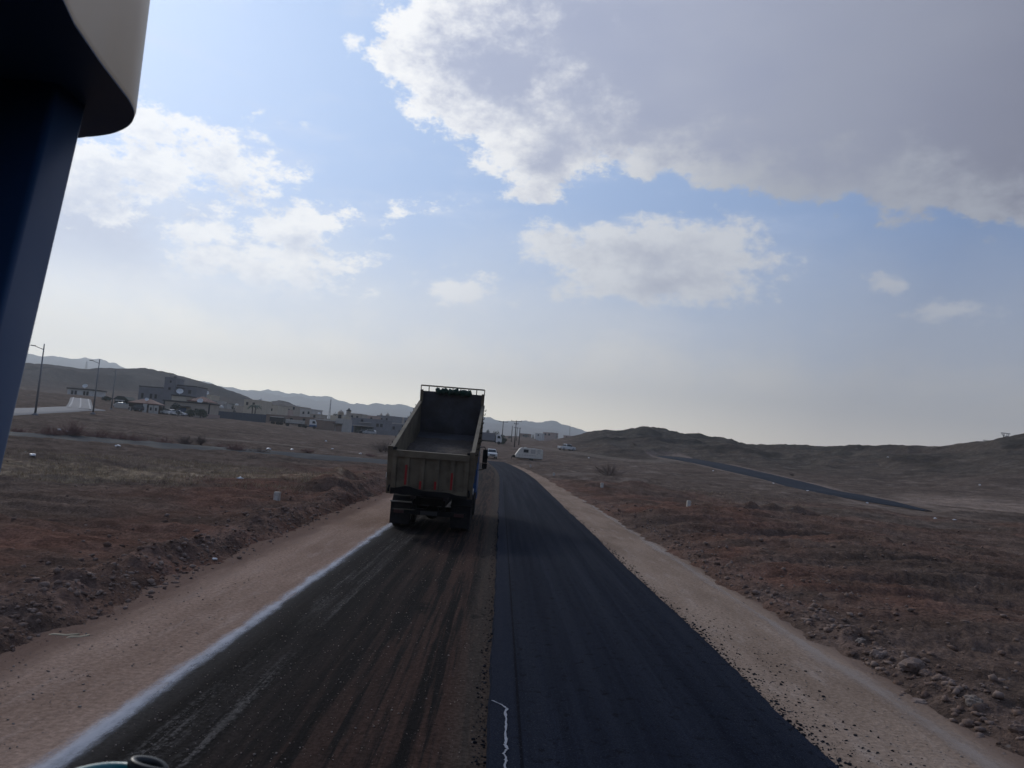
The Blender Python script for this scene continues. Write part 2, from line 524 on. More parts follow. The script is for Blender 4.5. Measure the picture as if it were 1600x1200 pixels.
    blend(np.clip(ws * (.20 + .8 * sst(n3 + .6 * n2, -.2, .6)), 0, .9) * .9, straw)
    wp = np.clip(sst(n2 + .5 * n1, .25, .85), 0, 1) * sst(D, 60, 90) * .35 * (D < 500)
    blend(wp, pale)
    blend(sst(az, 26.5, 29) * sst(D, 96, 105) * (1 - sst(D + 8 * n2, 128, 142)) * .85, (.215, .165, .135))
    hd = sst(D + 25 * n2, np.interp(az, [4, 15, 22, 30], [215, 215, 235, 225]), np.interp(az, [4, 15, 22, 30], [275, 260, 290, 300]))
    blend(hr * hd * .9 * (1 - .30 * sst(n2 + n1, .2, .7)), rock)
    blend(sst(az, 3.5, 8) * sst(D, 150, 200) * (1 - hd) * .55 * (D < 600), (.062, .054, .047))
    blend(hl * .9, (.036, .032, .033))
    blend(hl * sst(fbm(x / 70, y / 130, 4, 113), .0, .5) * .7, (.075, .064, .058))
    blend(hl * sst(fbm(x / 50, y / 90, 4, 117), .1, .5) * .7, (.018, .017, .019))
    blend(hr * sst(fbm(x / 26, y / 34, 4, 119), .05, .5) * .6, (.024, .024, .022))
    blend(hr * sst(ridged(x / 30 + y / 60, y / 40, 3, 121), .5, 1.2) * .45, (.085, .074, .062))
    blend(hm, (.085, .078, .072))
    for k, w_, c_ in (('dirt_track', .55, (.17, .145, .125)), ('plain_track', .55, (.16, .135, .115)), ('wash_track', .45, (.16, .125, .105)), ('shoulder_path', .5, (.16, .135, .12))):
        pd = path_dist(x, y, k)
        blend((1 - sst(pd + .6 * n2, PATHS[k][1] * .6, PATHS[k][1] * 1.3)) * w_, c_)
    for k in ('crossing_road', 'hillside_road'):
        pd = path_dist(x, y, k)
        blend((1 - sst(np.abs(pd - PATHS[k][1] - 1.0) + .5 * n2, .4, 1.6)) * .7, (.19, .15, .128))
    wb = np.clip((bl + br) * (1 - cor), 0, 1) * (1 - sst(y, 60, 90)) * front
    blend(wb * .6, (.125, .088, .074))
    C *= 1.26
    C *= (1 + .16 * n2 + .22 * n3 * (D < 90))[..., None]
    return z, np.clip(C, .02, .5)


def ground_z(x, y):
    z, c = surf(np.array([x]), np.array([y]))
    return float(z[0])


# ------------------------------------------------------------------ materials
def mat_new(name):
    m = bpy.data.materials.new(name)
    m.use_nodes = True
    n = NT(m.node_tree)
    out = n.node('ShaderNodeOutputMaterial')
    b = n.node('ShaderNodeBsdfPrincipled')
    n.t.links.new(b.outputs[0], out.inputs[0])
    return m, n, b, out


def pos(n):
    return n.node('ShaderNodeNewGeometry').outputs['Position']


def bump(n, b, h, strength, dist):
    k = n.node('ShaderNodeBump')
    k.inputs['Strength'].default_value = strength
    k.inputs['Distance'].default_value = dist
    n.put(k.inputs['Height'], h)
    n.t.links.new(k.outputs[0], b.inputs['Normal'])


_MC = {}


def paint(name, c, rough=.55, var=.12, scale=4.0, metal=0.0, spec=.4, dirt=0.0, dirtc=(.10, .08, .065)):
    """a painted or plain surface with uneven colour, optional dust"""
    if name in _MC:
        return _MC[name]
    m, n, b, o = mat_new(name)
    v = n.node('ShaderNodeTexCoord').outputs['Object']
    f = n.noise(v, scale, 5, .6)
    cc = n.mix(n.step(f, .25, .75), tuple(k * (1 - var) for k in c), tuple(min(1, k * (1 + var)) for k in c))
    if dirt:
        g = n.noise(v, scale * .7 + .3, 6, .65)
        cc = n.mix(n.mul(n.step(g, .42, .68), dirt), cc, dirtc)
    n.put(b.inputs['Base Color'], cc)
    n.put(b.inputs['Roughness'], n.step(f, .2, .8, max(.05, rough - .1), min(1, rough + .1)))
    b.inputs['Metallic'].default_value = metal
    b.inputs['Specular IOR Level'].default_value = spec
    _MC[name] = m
    return m


def glass(name, c=(.02, .024, .028)):
    if name in _MC:
        return _MC[name]
    m, n, b, o = mat_new(name)
    b.inputs['Base Color'].default_value = (*c, 1)
    b.inputs['Roughness'].default_value = .08
    b.inputs['Specular IOR Level'].default_value = .5
    _MC[name] = m
    return m


def soil_material():
    m, n, b, o = mat_new("soil")
    a = n.node('ShaderNodeAttribute', attribute_name='soil')
    p = pos(n)
    f1 = n.noise(p, 1.3, 6, .65)
    f2 = n.noise(p, 14.0, 5, .7)
    f3 = n.noise(n.vm('MULTIPLY', p, (.35, 1.0, 1.0)), .35, 6, .65)
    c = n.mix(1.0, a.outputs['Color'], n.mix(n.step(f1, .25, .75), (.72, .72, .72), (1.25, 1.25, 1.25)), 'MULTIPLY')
    c = n.mix(1.0, c, n.mix(n.step(f3, .3, .7), (.80, .80, .80), (1.16, 1.16, 1.16)), 'MULTIPLY')
    c = n.mix(1.0, c, n.mix(n.step(f2, .30, .72), (.66, .66, .66), (1.3, 1.28, 1.25)), 'MULTIPLY')
    pb = n.noise(p, 5.0, 2, .5)
    c = n.mix(n.mul(n.step(pb, .70, .76), .45), c, (.25, .22, .20))
    n.put(b.inputs['Base Color'], c)
    b.inputs['Roughness'].default_value = .95
    b.inputs['Specular IOR Level'].default_value = 0.0
    bump(n, b, n.add(n.mul(f2, .4), f1), .9, .22)
    return m


SOIL = soil_material()


# ------------------------------------------------------------------ ground mesh
def tag(o, label=None, cat=None, group=None, kind=None):
    if label: o['label'] = label
    if cat: o['category'] = cat
    if group: o['group'] = group
    if kind: o['kind'] = kind
    return o


def build_ground():
    az = np.radians(np.r_[np.arange(-180, -46, 4.0), np.arange(-46, -37.5, .5), np.arange(-37.5, 37.5, .105), np.arange(37.5, 46, .5), np.arange(46, 180, 4.0)])
    r = [3.0]
    while r[-1] < 5120:
        r.append(r[-1] * (1.0066 if r[-1] < 420 else 1.012))
    r = np.array(r)
    A, Rr = np.meshgrid(az, r, indexing='ij')
    X, Y = Rr * np.sin(A), Rr * np.cos(A)
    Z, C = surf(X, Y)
    na, nr = X.shape
    idx = np.arange(na * nr).reshape(na, nr)
    i1 = np.roll(idx, -1, 0)
    q = np.stack([idx[:, :-1], idx[:, 1:], i1[:, 1:], i1[:, :-1]], -1).reshape(-1, 4)[:, ::-1]
    V = np.stack([X, Y, Z], -1).reshape(-1, 3)
    C = np.concatenate([C.reshape(-1, 3), np.ones((na * nr, 1))], 1)
    azd = np.degrees(A)[:, :-1].ravel()
    rd = Rr[:, :-1].ravel()
    lim = np.interp(azd, [3, 10, 19, 27, 36, 60], [330, 270, 215, 175, 165, 165])
    reg = np.zeros(len(q), int)
    reg[(azd > 3.2) & (azd < 100) & (rd > lim) & (rd < 700)] = 1
    reg[(azd < -12) & (azd > -100) & (rd > 520) & (rd < 1300)] = 2
    reg[rd > 2900] = 3
    for k, nm in enumerate(('ground', 'hill', 'hill', 'mountains')):
        qq = q[reg == k]
        used = np.unique(qq)
        remap = np.zeros(len(V), np.int64)
        remap[used] = np.arange(len(used))
        qq = remap[qq]
        me = bpy.data.meshes.new(nm)
        me.vertices.add(len(used))
        me.vertices.foreach_set('co', V[used].astype(np.float32).ravel())
        me.loops.add(len(qq) * 4)
        me.loops.foreach_set('vertex_index', qq.astype(np.int32).ravel())
        me.polygons.add(len(qq))
        me.polygons.foreach_set('loop_start', np.arange(0, len(qq) * 4, 4, dtype=np.int32))
        me.polygons.foreach_set('use_smooth', np.ones(len(qq), bool))
        me.update(calc_edges=True)
        at_ = me.color_attributes.new('soil', 'FLOAT_COLOR', 'POINT')
        at_.data.foreach_set('color', C[used].astype(np.float32).ravel())
        me.materials.append(SOIL)
        o = bpy.data.objects.new(nm, me)
        COL.objects.link(o)
        tag(o, kind='structure')


build_ground()
# ------------------------------------------------------------------ mesh builder
class MB:
    def __init__(s):
        s.v, s.f, s.mi, s.sm = [], [], [], []

    def raw(s, vs, fs, mi=0, smooth=False):
        k = len(s.v)
        s.v += [tuple(v) for v in vs]
        for f in fs:
            s.f.append(tuple(k + i for i in f))
            s.mi.append(mi)
            s.sm.append(smooth)
        return s

    def box(s, x0, x1, y0, y1, z0, z1, M=None, mi=0):
        vs = [Vector((x, y, z)) for z in (z0, z1) for y in (y0, y1) for x in (x0, x1)]
        if M is not None:
            vs = [M @ v for v in vs]
        return s.raw(vs, [(0, 2, 3, 1), (4, 5, 7, 6), (0, 1, 5, 4), (2, 6, 7, 3), (0, 4, 6, 2), (1, 3, 7, 5)], mi)

    def tube(s, pts, r, n=8, cap=True, mi=0, smooth=True):
        pts = [Vector(p) for p in pts]
        rs = r if isinstance(r, (list, tuple)) else [r] * len(pts)
        vs, fs = [], []
        up = None
        for i, p in enumerate(pts):
            t = (pts[min(i + 1, len(pts) - 1)] - pts[max(i - 1, 0)])
            t = t.normalized() if t.length > 1e-9 else Vector((0, 0, 1))
            if up is None:
                up = Vector((0, 0, 1)) if abs(t.z) < .9 else Vector((1, 0, 0))
            a = t.cross(up)
            a = a.normalized() if a.length > 1e-6 else t.orthogonal().normalized()
            b = a.cross(t).normalized()
            up = b
            for k in range(n):
                w = 2 * pi * k / n
                vs.append(p + a * (cos(w) * rs[i]) + b * (sin(w) * rs[i]))
        for i in range(len(pts) - 1):
            for k in range(n):
                k2 = (k + 1) % n
                fs.append((i * n + k, i * n + k2, (i + 1) * n + k2, (i + 1) * n + k))
        s.raw(vs, fs, mi, smooth)
        if cap:
            k0 = len(s.v) - len(vs)
            s.f.append(tuple(k0 + i for i in reversed(range(n))))
            s.f.append(tuple(k0 + len(vs) - n + i for i in range(n)))
            s.mi += [mi, mi]
            s.sm += [False, False]
        return s

    def lathe(s, prof, n=24, M=None, mi=0, smooth=True):        # prof: (radius, z) about local z
        vs, fs = [], []
        for r, z in prof:
            for k in range(n):
                w = 2 * pi * k / n
                v = Vector((r * cos(w), r * sin(w), z))
                vs.append(M @ v if M is not None else v)
        for i in range(len(prof) - 1):
            for k in range(n):
                k2 = (k + 1) % n
                fs.append((i * n + k, i * n + k2, (i + 1) * n + k2, (i + 1) * n + k))
        return s.raw(vs, fs, mi, smooth)

    def prism(s, poly, a, b, axis='z', M=None, mi=0, smooth=False):     # polygon extruded along an axis
        def P(u, v, w):
            p = {'z': Vector((u, v, w)), 'x': Vector((w, u, v)), 'y': Vector((u, w, v))}[axis]
            return M @ p if M is not None else p
        n = len(poly)
        vs = [P(u, v, a) for u, v in poly] + [P(u, v, b) for u, v in poly]
        s.raw(vs, [tuple(range(n))[::-1], tuple(range(n, 2 * n))], mi, False)
        k = len(s.v) - 2 * n
        for i in range(n):
            j = (i + 1) % n
            s.f.append((k + i, k + j, k + n + j, k + n + i))
            s.mi.append(mi)
            s.sm.append(smooth)
        return s

    def build(s, name, mats, parent=None, bevel=0.0, seg=2):
        me = bpy.data.meshes.new(name)
        me.from_pydata(s.v, [], s.f)
        for m in (mats if isinstance(mats, (list, tuple)) else [mats]):
            me.materials.append(m)
        me.polygons.foreach_set('material_index', s.mi)
        me.polygons.foreach_set('use_smooth', s.sm)
        bm = bmesh.new()
        bm.from_mesh(me)
        bmesh.ops.recalc_face_normals(bm, faces=bm.faces)
        bm.to_mesh(me)
        bm.free()
        me.update()
        o = bpy.data.objects.new(name, me)
        COL.objects.link(o)
        if parent is not None:
            o.parent = parent
        if bevel:
            b = o.modifiers.new('bevel', 'BEVEL')
            b.width, b.segments, b.limit_method = bevel, seg, 'ANGLE'
            b.angle_limit = radians(35)
        return o


def empty(name, label, cat, loc, rz=0.0, group=None):
    o = bpy.data.objects.new(name, None)
    o.empty_display_size = .3
    COL.objects.link(o)
    o.location = loc
    o.rotation_euler = (0, 0, rz)
    return tag(o, label, cat, group)


def copy_tree(src, loc, rz, label):
    c = src.copy()
    COL.objects.link(c)
    c.location = loc
    c.rotation_euler = (0, 0, rz)
    c['label'] = label
    for ch in list(src.children):
        d = ch.copy()
        COL.objects.link(d)
        d.parent = c
        for g in list(ch.children):
            e = g.copy()
            COL.objects.link(e)
            e.parent = d
    return c


# ------------------------------------------------------------------ air
def build_haze():
    m = bpy.data.materials.new("haze")
    m.use_nodes = True
    n = NT(m.node_tree)
    out = n.node('ShaderNodeOutputMaterial')
    v = n.node('ShaderNodeVolumePrincipled')
    v.inputs['Color'].default_value = (.82, .905, 1.0, 1)
    v.inputs['Density'].default_value = HAZE
    v.inputs['Anisotropy'].default_value = .55
    n.t.links.new(v.outputs[0], out.inputs['Volume'])
    o = MB().box(-5400, 5400, -5400, 5400, -60, 470).build("haze", m)
    o.display_type = 'WIRE'
    tag(o, kind='stuff')


HAZE = 2.1e-4
build_haze()


# ------------------------------------------------------------------ the road works
def strip(name, u0, u1, y0, y1, z, mat, step=.5, nu=8, edge=None, thick=0.0, crown=0.0, kind='structure', zf=None):
    ys = [y0]
    while ys[-1] < y1:
        ys.append(ys[-1] + max(.12, step * ys[-1] / 40))
    ys = np.array(ys)
    vs, fs = [], []
    el_ = edge(ys, 0) if edge else 0 * ys
    er_ = edge(ys, 1) if edge else 0 * ys
    sh = shift(ys)
    rows = []
    for i, y in enumerate(ys):
        a, b = u0 + el_[i] + sh[i], u1 + er_[i] + sh[i]
        zb = zf(y) if zf else 0.0
        row = []
        if thick:
            row.append((a - .03, y, zb + z - thick))
        for k in range(nu + 1):
            t = k / nu
            row.append((a + (b - a) * t, y, zb + z + crown * (1 - (2 * t - 1) ** 2)))
        if thick:
            row.append((b + .05, y, zb + z - thick))
        rows.append(row)
    w = len(rows[0])
    for r in rows:
        vs += r
    for i in range(len(rows) - 1):
        for k in range(w - 1):
            fs.append((i * w + k, i * w + k + 1, (i + 1) * w + k + 1, (i + 1) * w + k))
    o = MB().raw(vs, fs, 0, False).build(name, mat)
    tag(o, kind=kind)
    return o


def road_z(y):
    return float(np.interp(y, [0, 110, 140, 170, 215, 260], [0, 0.02, .10, .75, 2.4, 3.4]))


def mat_asphalt():
    m, n, b, o = mat_new("fresh_asphalt")
    p = pos(n)
    s = n.sep(p)
    u = n.sub(s[0], n.mul(n.m('POWER', n.mx(n.sub(s[1], 62), 0), 2), -5.2e-4))
    st = n.noise(n.comb(n.mul(u, 2.6), n.mul(s[1], .035), 0), 1.0, 4, .6)
    st2 = n.noise(n.comb(n.mul(u, 9), n.mul(s[1], .10), 3), 1.0, 3, .6)
    pit = n.noise(n.comb(n.mul(u, 7.5), n.mul(s[1], 6.0), 0), 1.0, 5, .7)
    gr = n.noise(p, 90, 3, .7)
    c = n.mix(n.step(st, .3, .72), (.0062, .0088, .0165), (.0125, .0165, .0275))
    c = n.mix(n.mul(n.step(st2, .45, .75), .45), c, (.0160, .0210, .0370))
    c = n.mix(n.mul(n.step(pit, .55, .66), .85), c, (.0020, .0028, .0060))
    c = n.mix(n.step(n.m('ABSOLUTE', n.sub(u, .40)), .022, .006), c, (.0025, .0035, .0075))  # crease along the lane edge, its shade drawn into the colour
    c = n.mix(n.mul(n.step(u, .385, .345), .5), c, (.0150, .0195, .0330))  # bevel strip beside the crease, lightened in the colour
    c = n.mix(1.0, c, n.mix(n.step(gr, .25, .75), (.45, .45, .45), (1.6, 1.6, 1.6)), 'MULTIPLY')
    agg = n.noise(p, 55, 2, .6)
    c = n.mix(n.mul(n.step(agg, .60, .72), .65), c, (.050, .056, .066))
    n.put(b.inputs['Base Color'], c)
    n.put(b.inputs['Roughness'], n.step(st, .3, .75, .85, .74))
    b.inputs['Specular IOR Level'].default_value = .02
    bump(n, b, n.add(n.mul(gr, .7), n.mul(pit, -.8)), .8, .025)
    return m


def mat_base_course():
    m, n, b, o = mat_new("tack_coated_base")
    p = pos(n)
    s = n.sep(p)
    u = n.sub(s[0], n.mul(n.m('POWER', n.mx(n.sub(s[1], 62), 0), 2), -5.2e-4))
    w = n.noise(n.comb(n.mul(u, 1.2), n.mul(s[1], .12), 7), 1.0, 4, .6)
    st = n.noise(n.comb(n.mul(u, 4.2), n.mul(s[1], .085), 0), 1.0, 5, .62)
    st2 = n.noise(n.comb(n.mul(u, 17), n.mul(s[1], .45), 2), 1.0, 4, .65)
    g = n.noise(p, 22, 5, .72)
    g2 = n.noise(p, 70, 3, .7)
    c = n.mix(n.step(st, .35, .7), (.0062, .0054, .0058), (.0180, .0150, .0145))
    # red-brown soil tracked on to the half nearest the new lane
    side = n.step(n.add(u, n.mul(n.sub(w, .5), 2.0)), -2.5, -.7)
    trk = n.mul(side, n.step(n.add(st, n.mul(n.sub(st2, .5), .6)), .42, .60))
    c = n.mix(n.mul(trk, .9), c, (.044, .0245, .0190))
    edge = n.step(n.add(u, n.mul(n.sub(g, .5), .25)), -.42, -.10)
    c = n.mix(n.mul(edge, .7), c, (.046, .036, .030))
    # dusty grey wheel tracks by the chalked edge
    d1 = n.step(n.m('ABSOLUTE', n.add(n.add(u, 2.72), n.mul(n.sub(w, .5), .3))), .20, .05)
    d2 = n.step(n.m('ABSOLUTE', n.add(n.add(u, 2.40), n.mul(n.sub(w, .5), .25))), .13, .03)
    c = n.mix(n.mul(n.mul(n.mx(d1, d2), n.mul(n.step(w, .38, .62), n.step(n.add(st2, n.mul(n.sub(g, .5), .8)), .42, .68))), .70), c, (.115, .106, .10))
    spot = n.noise(n.comb(n.mul(u, 1.5), n.mul(s[1], .8), 5), 1.0, 4, .6)
    c = n.mix(n.mul(n.step(spot, .62, .70), .8), c, (.0045, .0045, .0055))
    mg = n.step(n.add(u, n.mul(n.sub(g, .5), .3)), -2.95, -3.25)
    c = n.mix(n.mul(mg, .55), c, (.050, .047, .045))
    c = n.mix(1.0, c, n.mix(n.step(g, .28, .72), (.55, .55, .55), (1.6, 1.6, 1.6)), 'MULTIPLY')
    sp = n.noise(p, 33, 1, .5)
    c = n.mix(n.mul(n.step(sp, .735, .775), .6), c, (.17, .15, .14))
    n.put(b.inputs['Base Color'], c)
    b.inputs['Roughness'].default_value = .75
    b.inputs['Specular IOR Level'].default_value = .015
    bump(n, b, n.add(n.mul(g2, .4), n.add(g, n.mul(st2, .6))), .7, .02)
    return m


def mat_shoulder(name, c0, c1, pale):
    m, n, b, o = mat_new(name)
    p = pos(n)
    q = n.vm('MULTIPLY', p, (1, .25, 1))
    f = n.noise(q, .9, 6, .62)
    f2 = n.noise(n.vm('MULTIPLY', p, (1, .16, 1)), 3.6, 5, .65)
    g = n.noise(p, 16, 5, .72)
    g2 = n.noise(p, 55, 3, .7)
    c = n.mix(n.step(f, .3, .7), c0, c1)
    c = n.mix(n.mul(n.step(f2, .50, .75), .5), c, pale)
    c = n.mix(1.0, c, n.mix(n.step(g, .28, .72), (.72, .71, .70), (1.26, 1.26, 1.26)), 'MULTIPLY')
    s3 = n.sep(p)
    ed = n.add(n.m('ABSOLUTE', n.add(s3[0], -.22)), n.mul(n.sub(f2, .5), .9))
    c = n.mix(n.mul(n.step(n.add(ed, n.mul(n.sub(g, .5), .5)), 4.95, 5.55), .75), c, (.125, .082, .066))
    sp = n.noise(p, 21, 1, .5)
    c = n.mix(n.mul(n.step(sp, .72, .77), .5), c, (.33, .29, .26))
    n.put(b.inputs['Base Color'], c)
    b.inputs['Roughness'].default_value = .95
    b.inputs['Specular IOR Level'].default_value = 0.0
    bump(n, b, n.add(n.add(g, n.mul(g2, .3)), n.mul(f2, 1.2)), .6, .03)
    return m


def mat_chalk(name, u, w, col, den, patch=1.6):
    m, n, b, o = mat_new(name)
    p = pos(n)
    s = n.sep(p)
    uu = n.sub(s[0], n.mul(n.m('POWER', n.mx(n.sub(s[1], 62), 0), 2), -5.2e-4))
    g = n.noise(n.comb(n.mul(s[0], 5), n.mul(s[1], 1.6), 0), 1.0, 6, .72)
    g2 = n.noise(n.comb(n.mul(s[0], 1.0), n.mul(s[1], .22), 0), 1.0, 4, .6)
    g3 = n.noise(p, 40, 3, .7)
    d = n.m('ABSOLUTE', n.sub(uu, u))
    f = n.add(n.sub(1.0, n.m('DIVIDE', d, w)), n.mul(n.sub(g, .5), 1.5))
    f = n.add(f, n.mul(n.sub(g2, .5), patch))
    f = n.add(f, n.mul(n.sub(g3, .5), .5))
    a = n.mul(n.step(f, .10, 1.15), den)
    n.put(b.inputs['Base Color'], n.mix(g, tuple(v * .85 for v in col), col))
    b.inputs['Roughness'].default_value = .9
    tr = n.node('ShaderNodeBsdfTransparent')
    mx = n.node('ShaderNodeMixShader')
    n.put(mx.inputs[0], a)
    n.t.links.new(tr.outputs[0], mx.inputs[1])
    n.t.links.new(b.outputs[0], mx.inputs[2])
    n.t.links.new(mx.outputs[0], o.inputs[0])
    return m


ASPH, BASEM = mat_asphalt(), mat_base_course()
SHL = mat_shoulder("gravel_shoulder_left", (.215, .148, .114), (.300, .214, .168), (.35, .275, .232))
SHR = mat_shoulder("gravel_shoulder_right", (.208, .152, .116), (.290, .218, .170), (.36, .295, .253))


def e_new(ys, side):
    return .035 * pnoise(ys / 1.6, ys * 0 + side * 7, 201 + side) + .02 * pnoise(ys / .3, ys * 0, 203 + side) + (.03 * pnoise(ys / 6., ys * 0, 205) if side == 0 else .05 * pnoise(ys / 8, ys * 0, 207))


def e_base(ys, side):
    return .06 * pnoise(ys / 2.0, ys * 0 + side, 211) + .05 * pnoise(ys / .5, ys * 0, 213)


strip('shoulder', -6.8, -3.0, 2.5, 150, .000, SHL, zf=road_z)
strip('shoulder', 3.05, 6.4, 2.5, 150, .000, SHR, zf=road_z)
strip('base_course', -3.35, .3, 2.5, 160, .012, BASEM, edge=lambda y, s: e_base(y, s) if s == 0 else y * 0, zf=road_z)
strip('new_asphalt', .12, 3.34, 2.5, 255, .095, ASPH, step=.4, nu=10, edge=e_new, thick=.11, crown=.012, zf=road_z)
strip('chalk_edge_line', -4.0, -2.9, 2.5, 130, .018, mat_chalk("lime_dust", -3.37, .19, (.46, .48, .54), .68), nu=2, zf=road_z)
strip('pale_dust_line', 4.55, 6.0, 2.5, 110, .006, mat_chalk("pale_dust", 5.18, .24, (.36, .30, .265), .50, 3.2), nu=2, zf=road_z)


def paint_dribble():                        # the wandering white line on the new asphalt
    pix = [(769, 1094), (776, 1097), (784, 1101), (790, 1105), (793, 1108), (789, 1112), (791, 1122), (790, 1135), (790, 1150), (791, 1158), (789, 1163), (793, 1169),
           (790, 1173), (787, 1177), (790, 1183), (791, 1188), (789, 1196), (790, 1206), (791, 1220), (789, 1240)]
    pts = []
    for q in pix:
        d = ray(*q)
        t = (.109 - HC) / d[2]
        pts.append(Vector((d[0] * t, d[1] * t, .109)))
    fine = []
    for a, b in zip(pts[:-1], pts[1:]):
        for k in range(4):
            fine.append(a.lerp(b, k / 4) + Vector((random.gauss(0, .0035), 0, 0)))
    mb = MB()
    vs = []
    for p in fine:
        w = random.uniform(.006, .016)
        vs += [p - Vector((w, 0, 0)), p + Vector((w, 0, 0))]
    mb.raw(vs, [(2 * i, 2 * i + 1, 2 * i + 3, 2 * i + 2) for i in range(len(fine) - 1)])
    # give it a little body so that it is not a bare sheet
    o = mb.build('paint_dribble', paint('white_line_paint', (.24, .25, .28), .9, .2, 30, spec=.05))
    sm = o.modifiers.new('thick', 'SOLIDIFY')
    sm.thickness = .003
    tag(o, 'thin wandering white paint line on the fresh asphalt near the seam', 'paint line')


paint_dribble()


def ribbon(name, key, mat, lift=.0, half=None, skirt=.35):
    P, hw = PATHS[key]
    hw = half or hw
    rows = []
    P2 = polyline([tuple(p) for p in P], 110)
    NN = len(P2) - 1
    tilt = {'crossing_road': .035}.get(key, 0)
    for i in range(len(P2)):
        lf = lift * min(1, i / 12, (NN - i) / 12) if key == 'hillside_road' else lift
        t = P2[min(i + 1, len(P2) - 1)] - P2[max(i - 1, 0)]
        t = t / (np.hypot(*t) + 1e-9)
        nrm = np.array([-t[1], t[0]])
        sgn = 1 if nrm.dot(P2[i]) > 0 else -1
        row = []
        tw = min(1, .12 + (NN - i) / 30) if key == 'hillside_road' else 1
        for k, (s_, dz) in enumerate(((-1.09, -skirt), (-1, 0), (-.5, .03), (0, .05), (.5, .03), (1, 0), (1.09, -skirt))):
            q = P2[i] + nrm * hw * s_ * tw
            row.append((q[0], q[1], float(base_z(q[0], q[1])[0]) + lf + tilt * hw * s_ * sgn + (dz if dz > -.1 else -lf - .06)))
        rows.append(row)
    vs = [v for r in rows for v in r]
    fs = [(i * 7 + k, i * 7 + k + 1, (i + 1) * 7 + k + 1, (i + 1) * 7 + k) for i in range(len(rows) - 1) for k in range(6)]
    o = MB().raw(vs, fs, 0, True).build(name, mat)
    tag(o, kind='structure')
    return o


AGED = paint('worn_asphalt', (.018, .023, .032), .9, .2, .35, spec=.08)
DARKA = paint('dark_asphalt', (.016, .021, .032), .85, .2, .35, spec=.06)
CONC = paint('pale_concrete', (.155, .153, .16), .9, .15, .5, spec=.3)
ribbon('side_road', 'crossing_road', AGED, .30, 3.9)
ribbon('hillside_road', 'hillside_road', DARKA, .22, 2.9)
ribbon('concrete_road', 'concrete_road', CONC, .16, 3.0)
ribbon('concrete_road', 'climbing_road', CONC, .20, 2.4)
_cp, _ = PATHS['climbing_road']
for _o in (-2.1, 0, 2.1):
    PATHS['_line'] = (_cp + np.array([_o, 0]), .18)
    ribbon('road_line', '_line', paint('pale_kerb', (.34, .33, .33), .9, .1, 1), .27, .16, .05)
    del PATHS['_line']


# ------------------------------------------------------------------ loose stones
def stones(name, pts, mat, flat=.7, kind='stuff'):
    ico_v = []
    bm = bmesh.new()
    bmesh.ops.create_icosphere(bm, subdivisions=1, radius=1)
    iv = np.array([v.co[:] for v in bm.verts])
    if_ = np.array([[v.index for v in f.verts] for f in bm.faces])
    bm.free()
    rng = np.random.RandomState(5)
    n = len(pts)
    pts = np.array(pts)
    low = np.array([[0, 1, 2], ])
    V = np.repeat(iv[None], n, 0) * (1 + rng.uniform(-.46, .40, (n, len(iv), 1)))
    V *= np.stack([rng.uniform(.7, 1.35, n), rng.uniform(.7, 1.3, n), rng.uniform(.45, .95, n) * flat / .7], -1)[:, None]
    a = rng.uniform(0, 2 * pi, n)
    ca, sa = np.cos(a)[:, None], np.sin(a)[:, None]
    x, y = V[..., 0] * ca - V[..., 1] * sa, V[..., 0] * sa + V[..., 1] * ca
    V = np.stack([x, y, V[..., 2]], -1) * pts[:, 3][:, None, None] + pts[:, None, :3]
    Fc = (if_[None] + (np.arange(n) * len(iv))[:, None, None]).reshape(-1, 3)
    me = bpy.data.meshes.new(name)
    V = V.reshape(-1, 3)
    me.vertices.add(len(V))
    me.vertices.foreach_set('co', V.astype(np.float32).ravel())
    me.loops.add(len(Fc) * 3)
    me.loops.foreach_set('vertex_index', Fc.astype(np.int32).ravel())
    me.polygons.add(len(Fc))
    me.polygons.foreach_set('loop_start', np.arange(0, len(Fc) * 3, 3, dtype=np.int32))
    me.update(calc_edges=True)
    me.materials.append(mat)
    o = bpy.data.objects.new(name, me)
    COL.objects.link(o)
    if kind:
        tag(o, kind=kind)
    return o


def stone_mat(name, c0, c1):
    m, n, b, o = mat_new(name)
    p = pos(n)
    f = n.noise(p, 2.2, 2, .5)
    g = n.noise(p, 30, 4, .65)
    n.put(b.inputs['Base Color'], n.mix(n.step(n.add(f, n.mul(n.sub(g, .5), .5)), .3, .7), c0, c1))
    b.inputs['Roughness'].default_value = .92
    b.inputs['Specular IOR Level'].default_value = 0.0
    return m


ROCKM = stone_mat('rubble_stone', (.120, .080, .064), (.235, .178, .150))
ROCKP = stone_mat('pale_stone', (.16, .13, .112), (.27, .225, .195))
BLKM = stone_mat('asphalt_crumb', (.012, .013, .017), (.03, .032, .038))


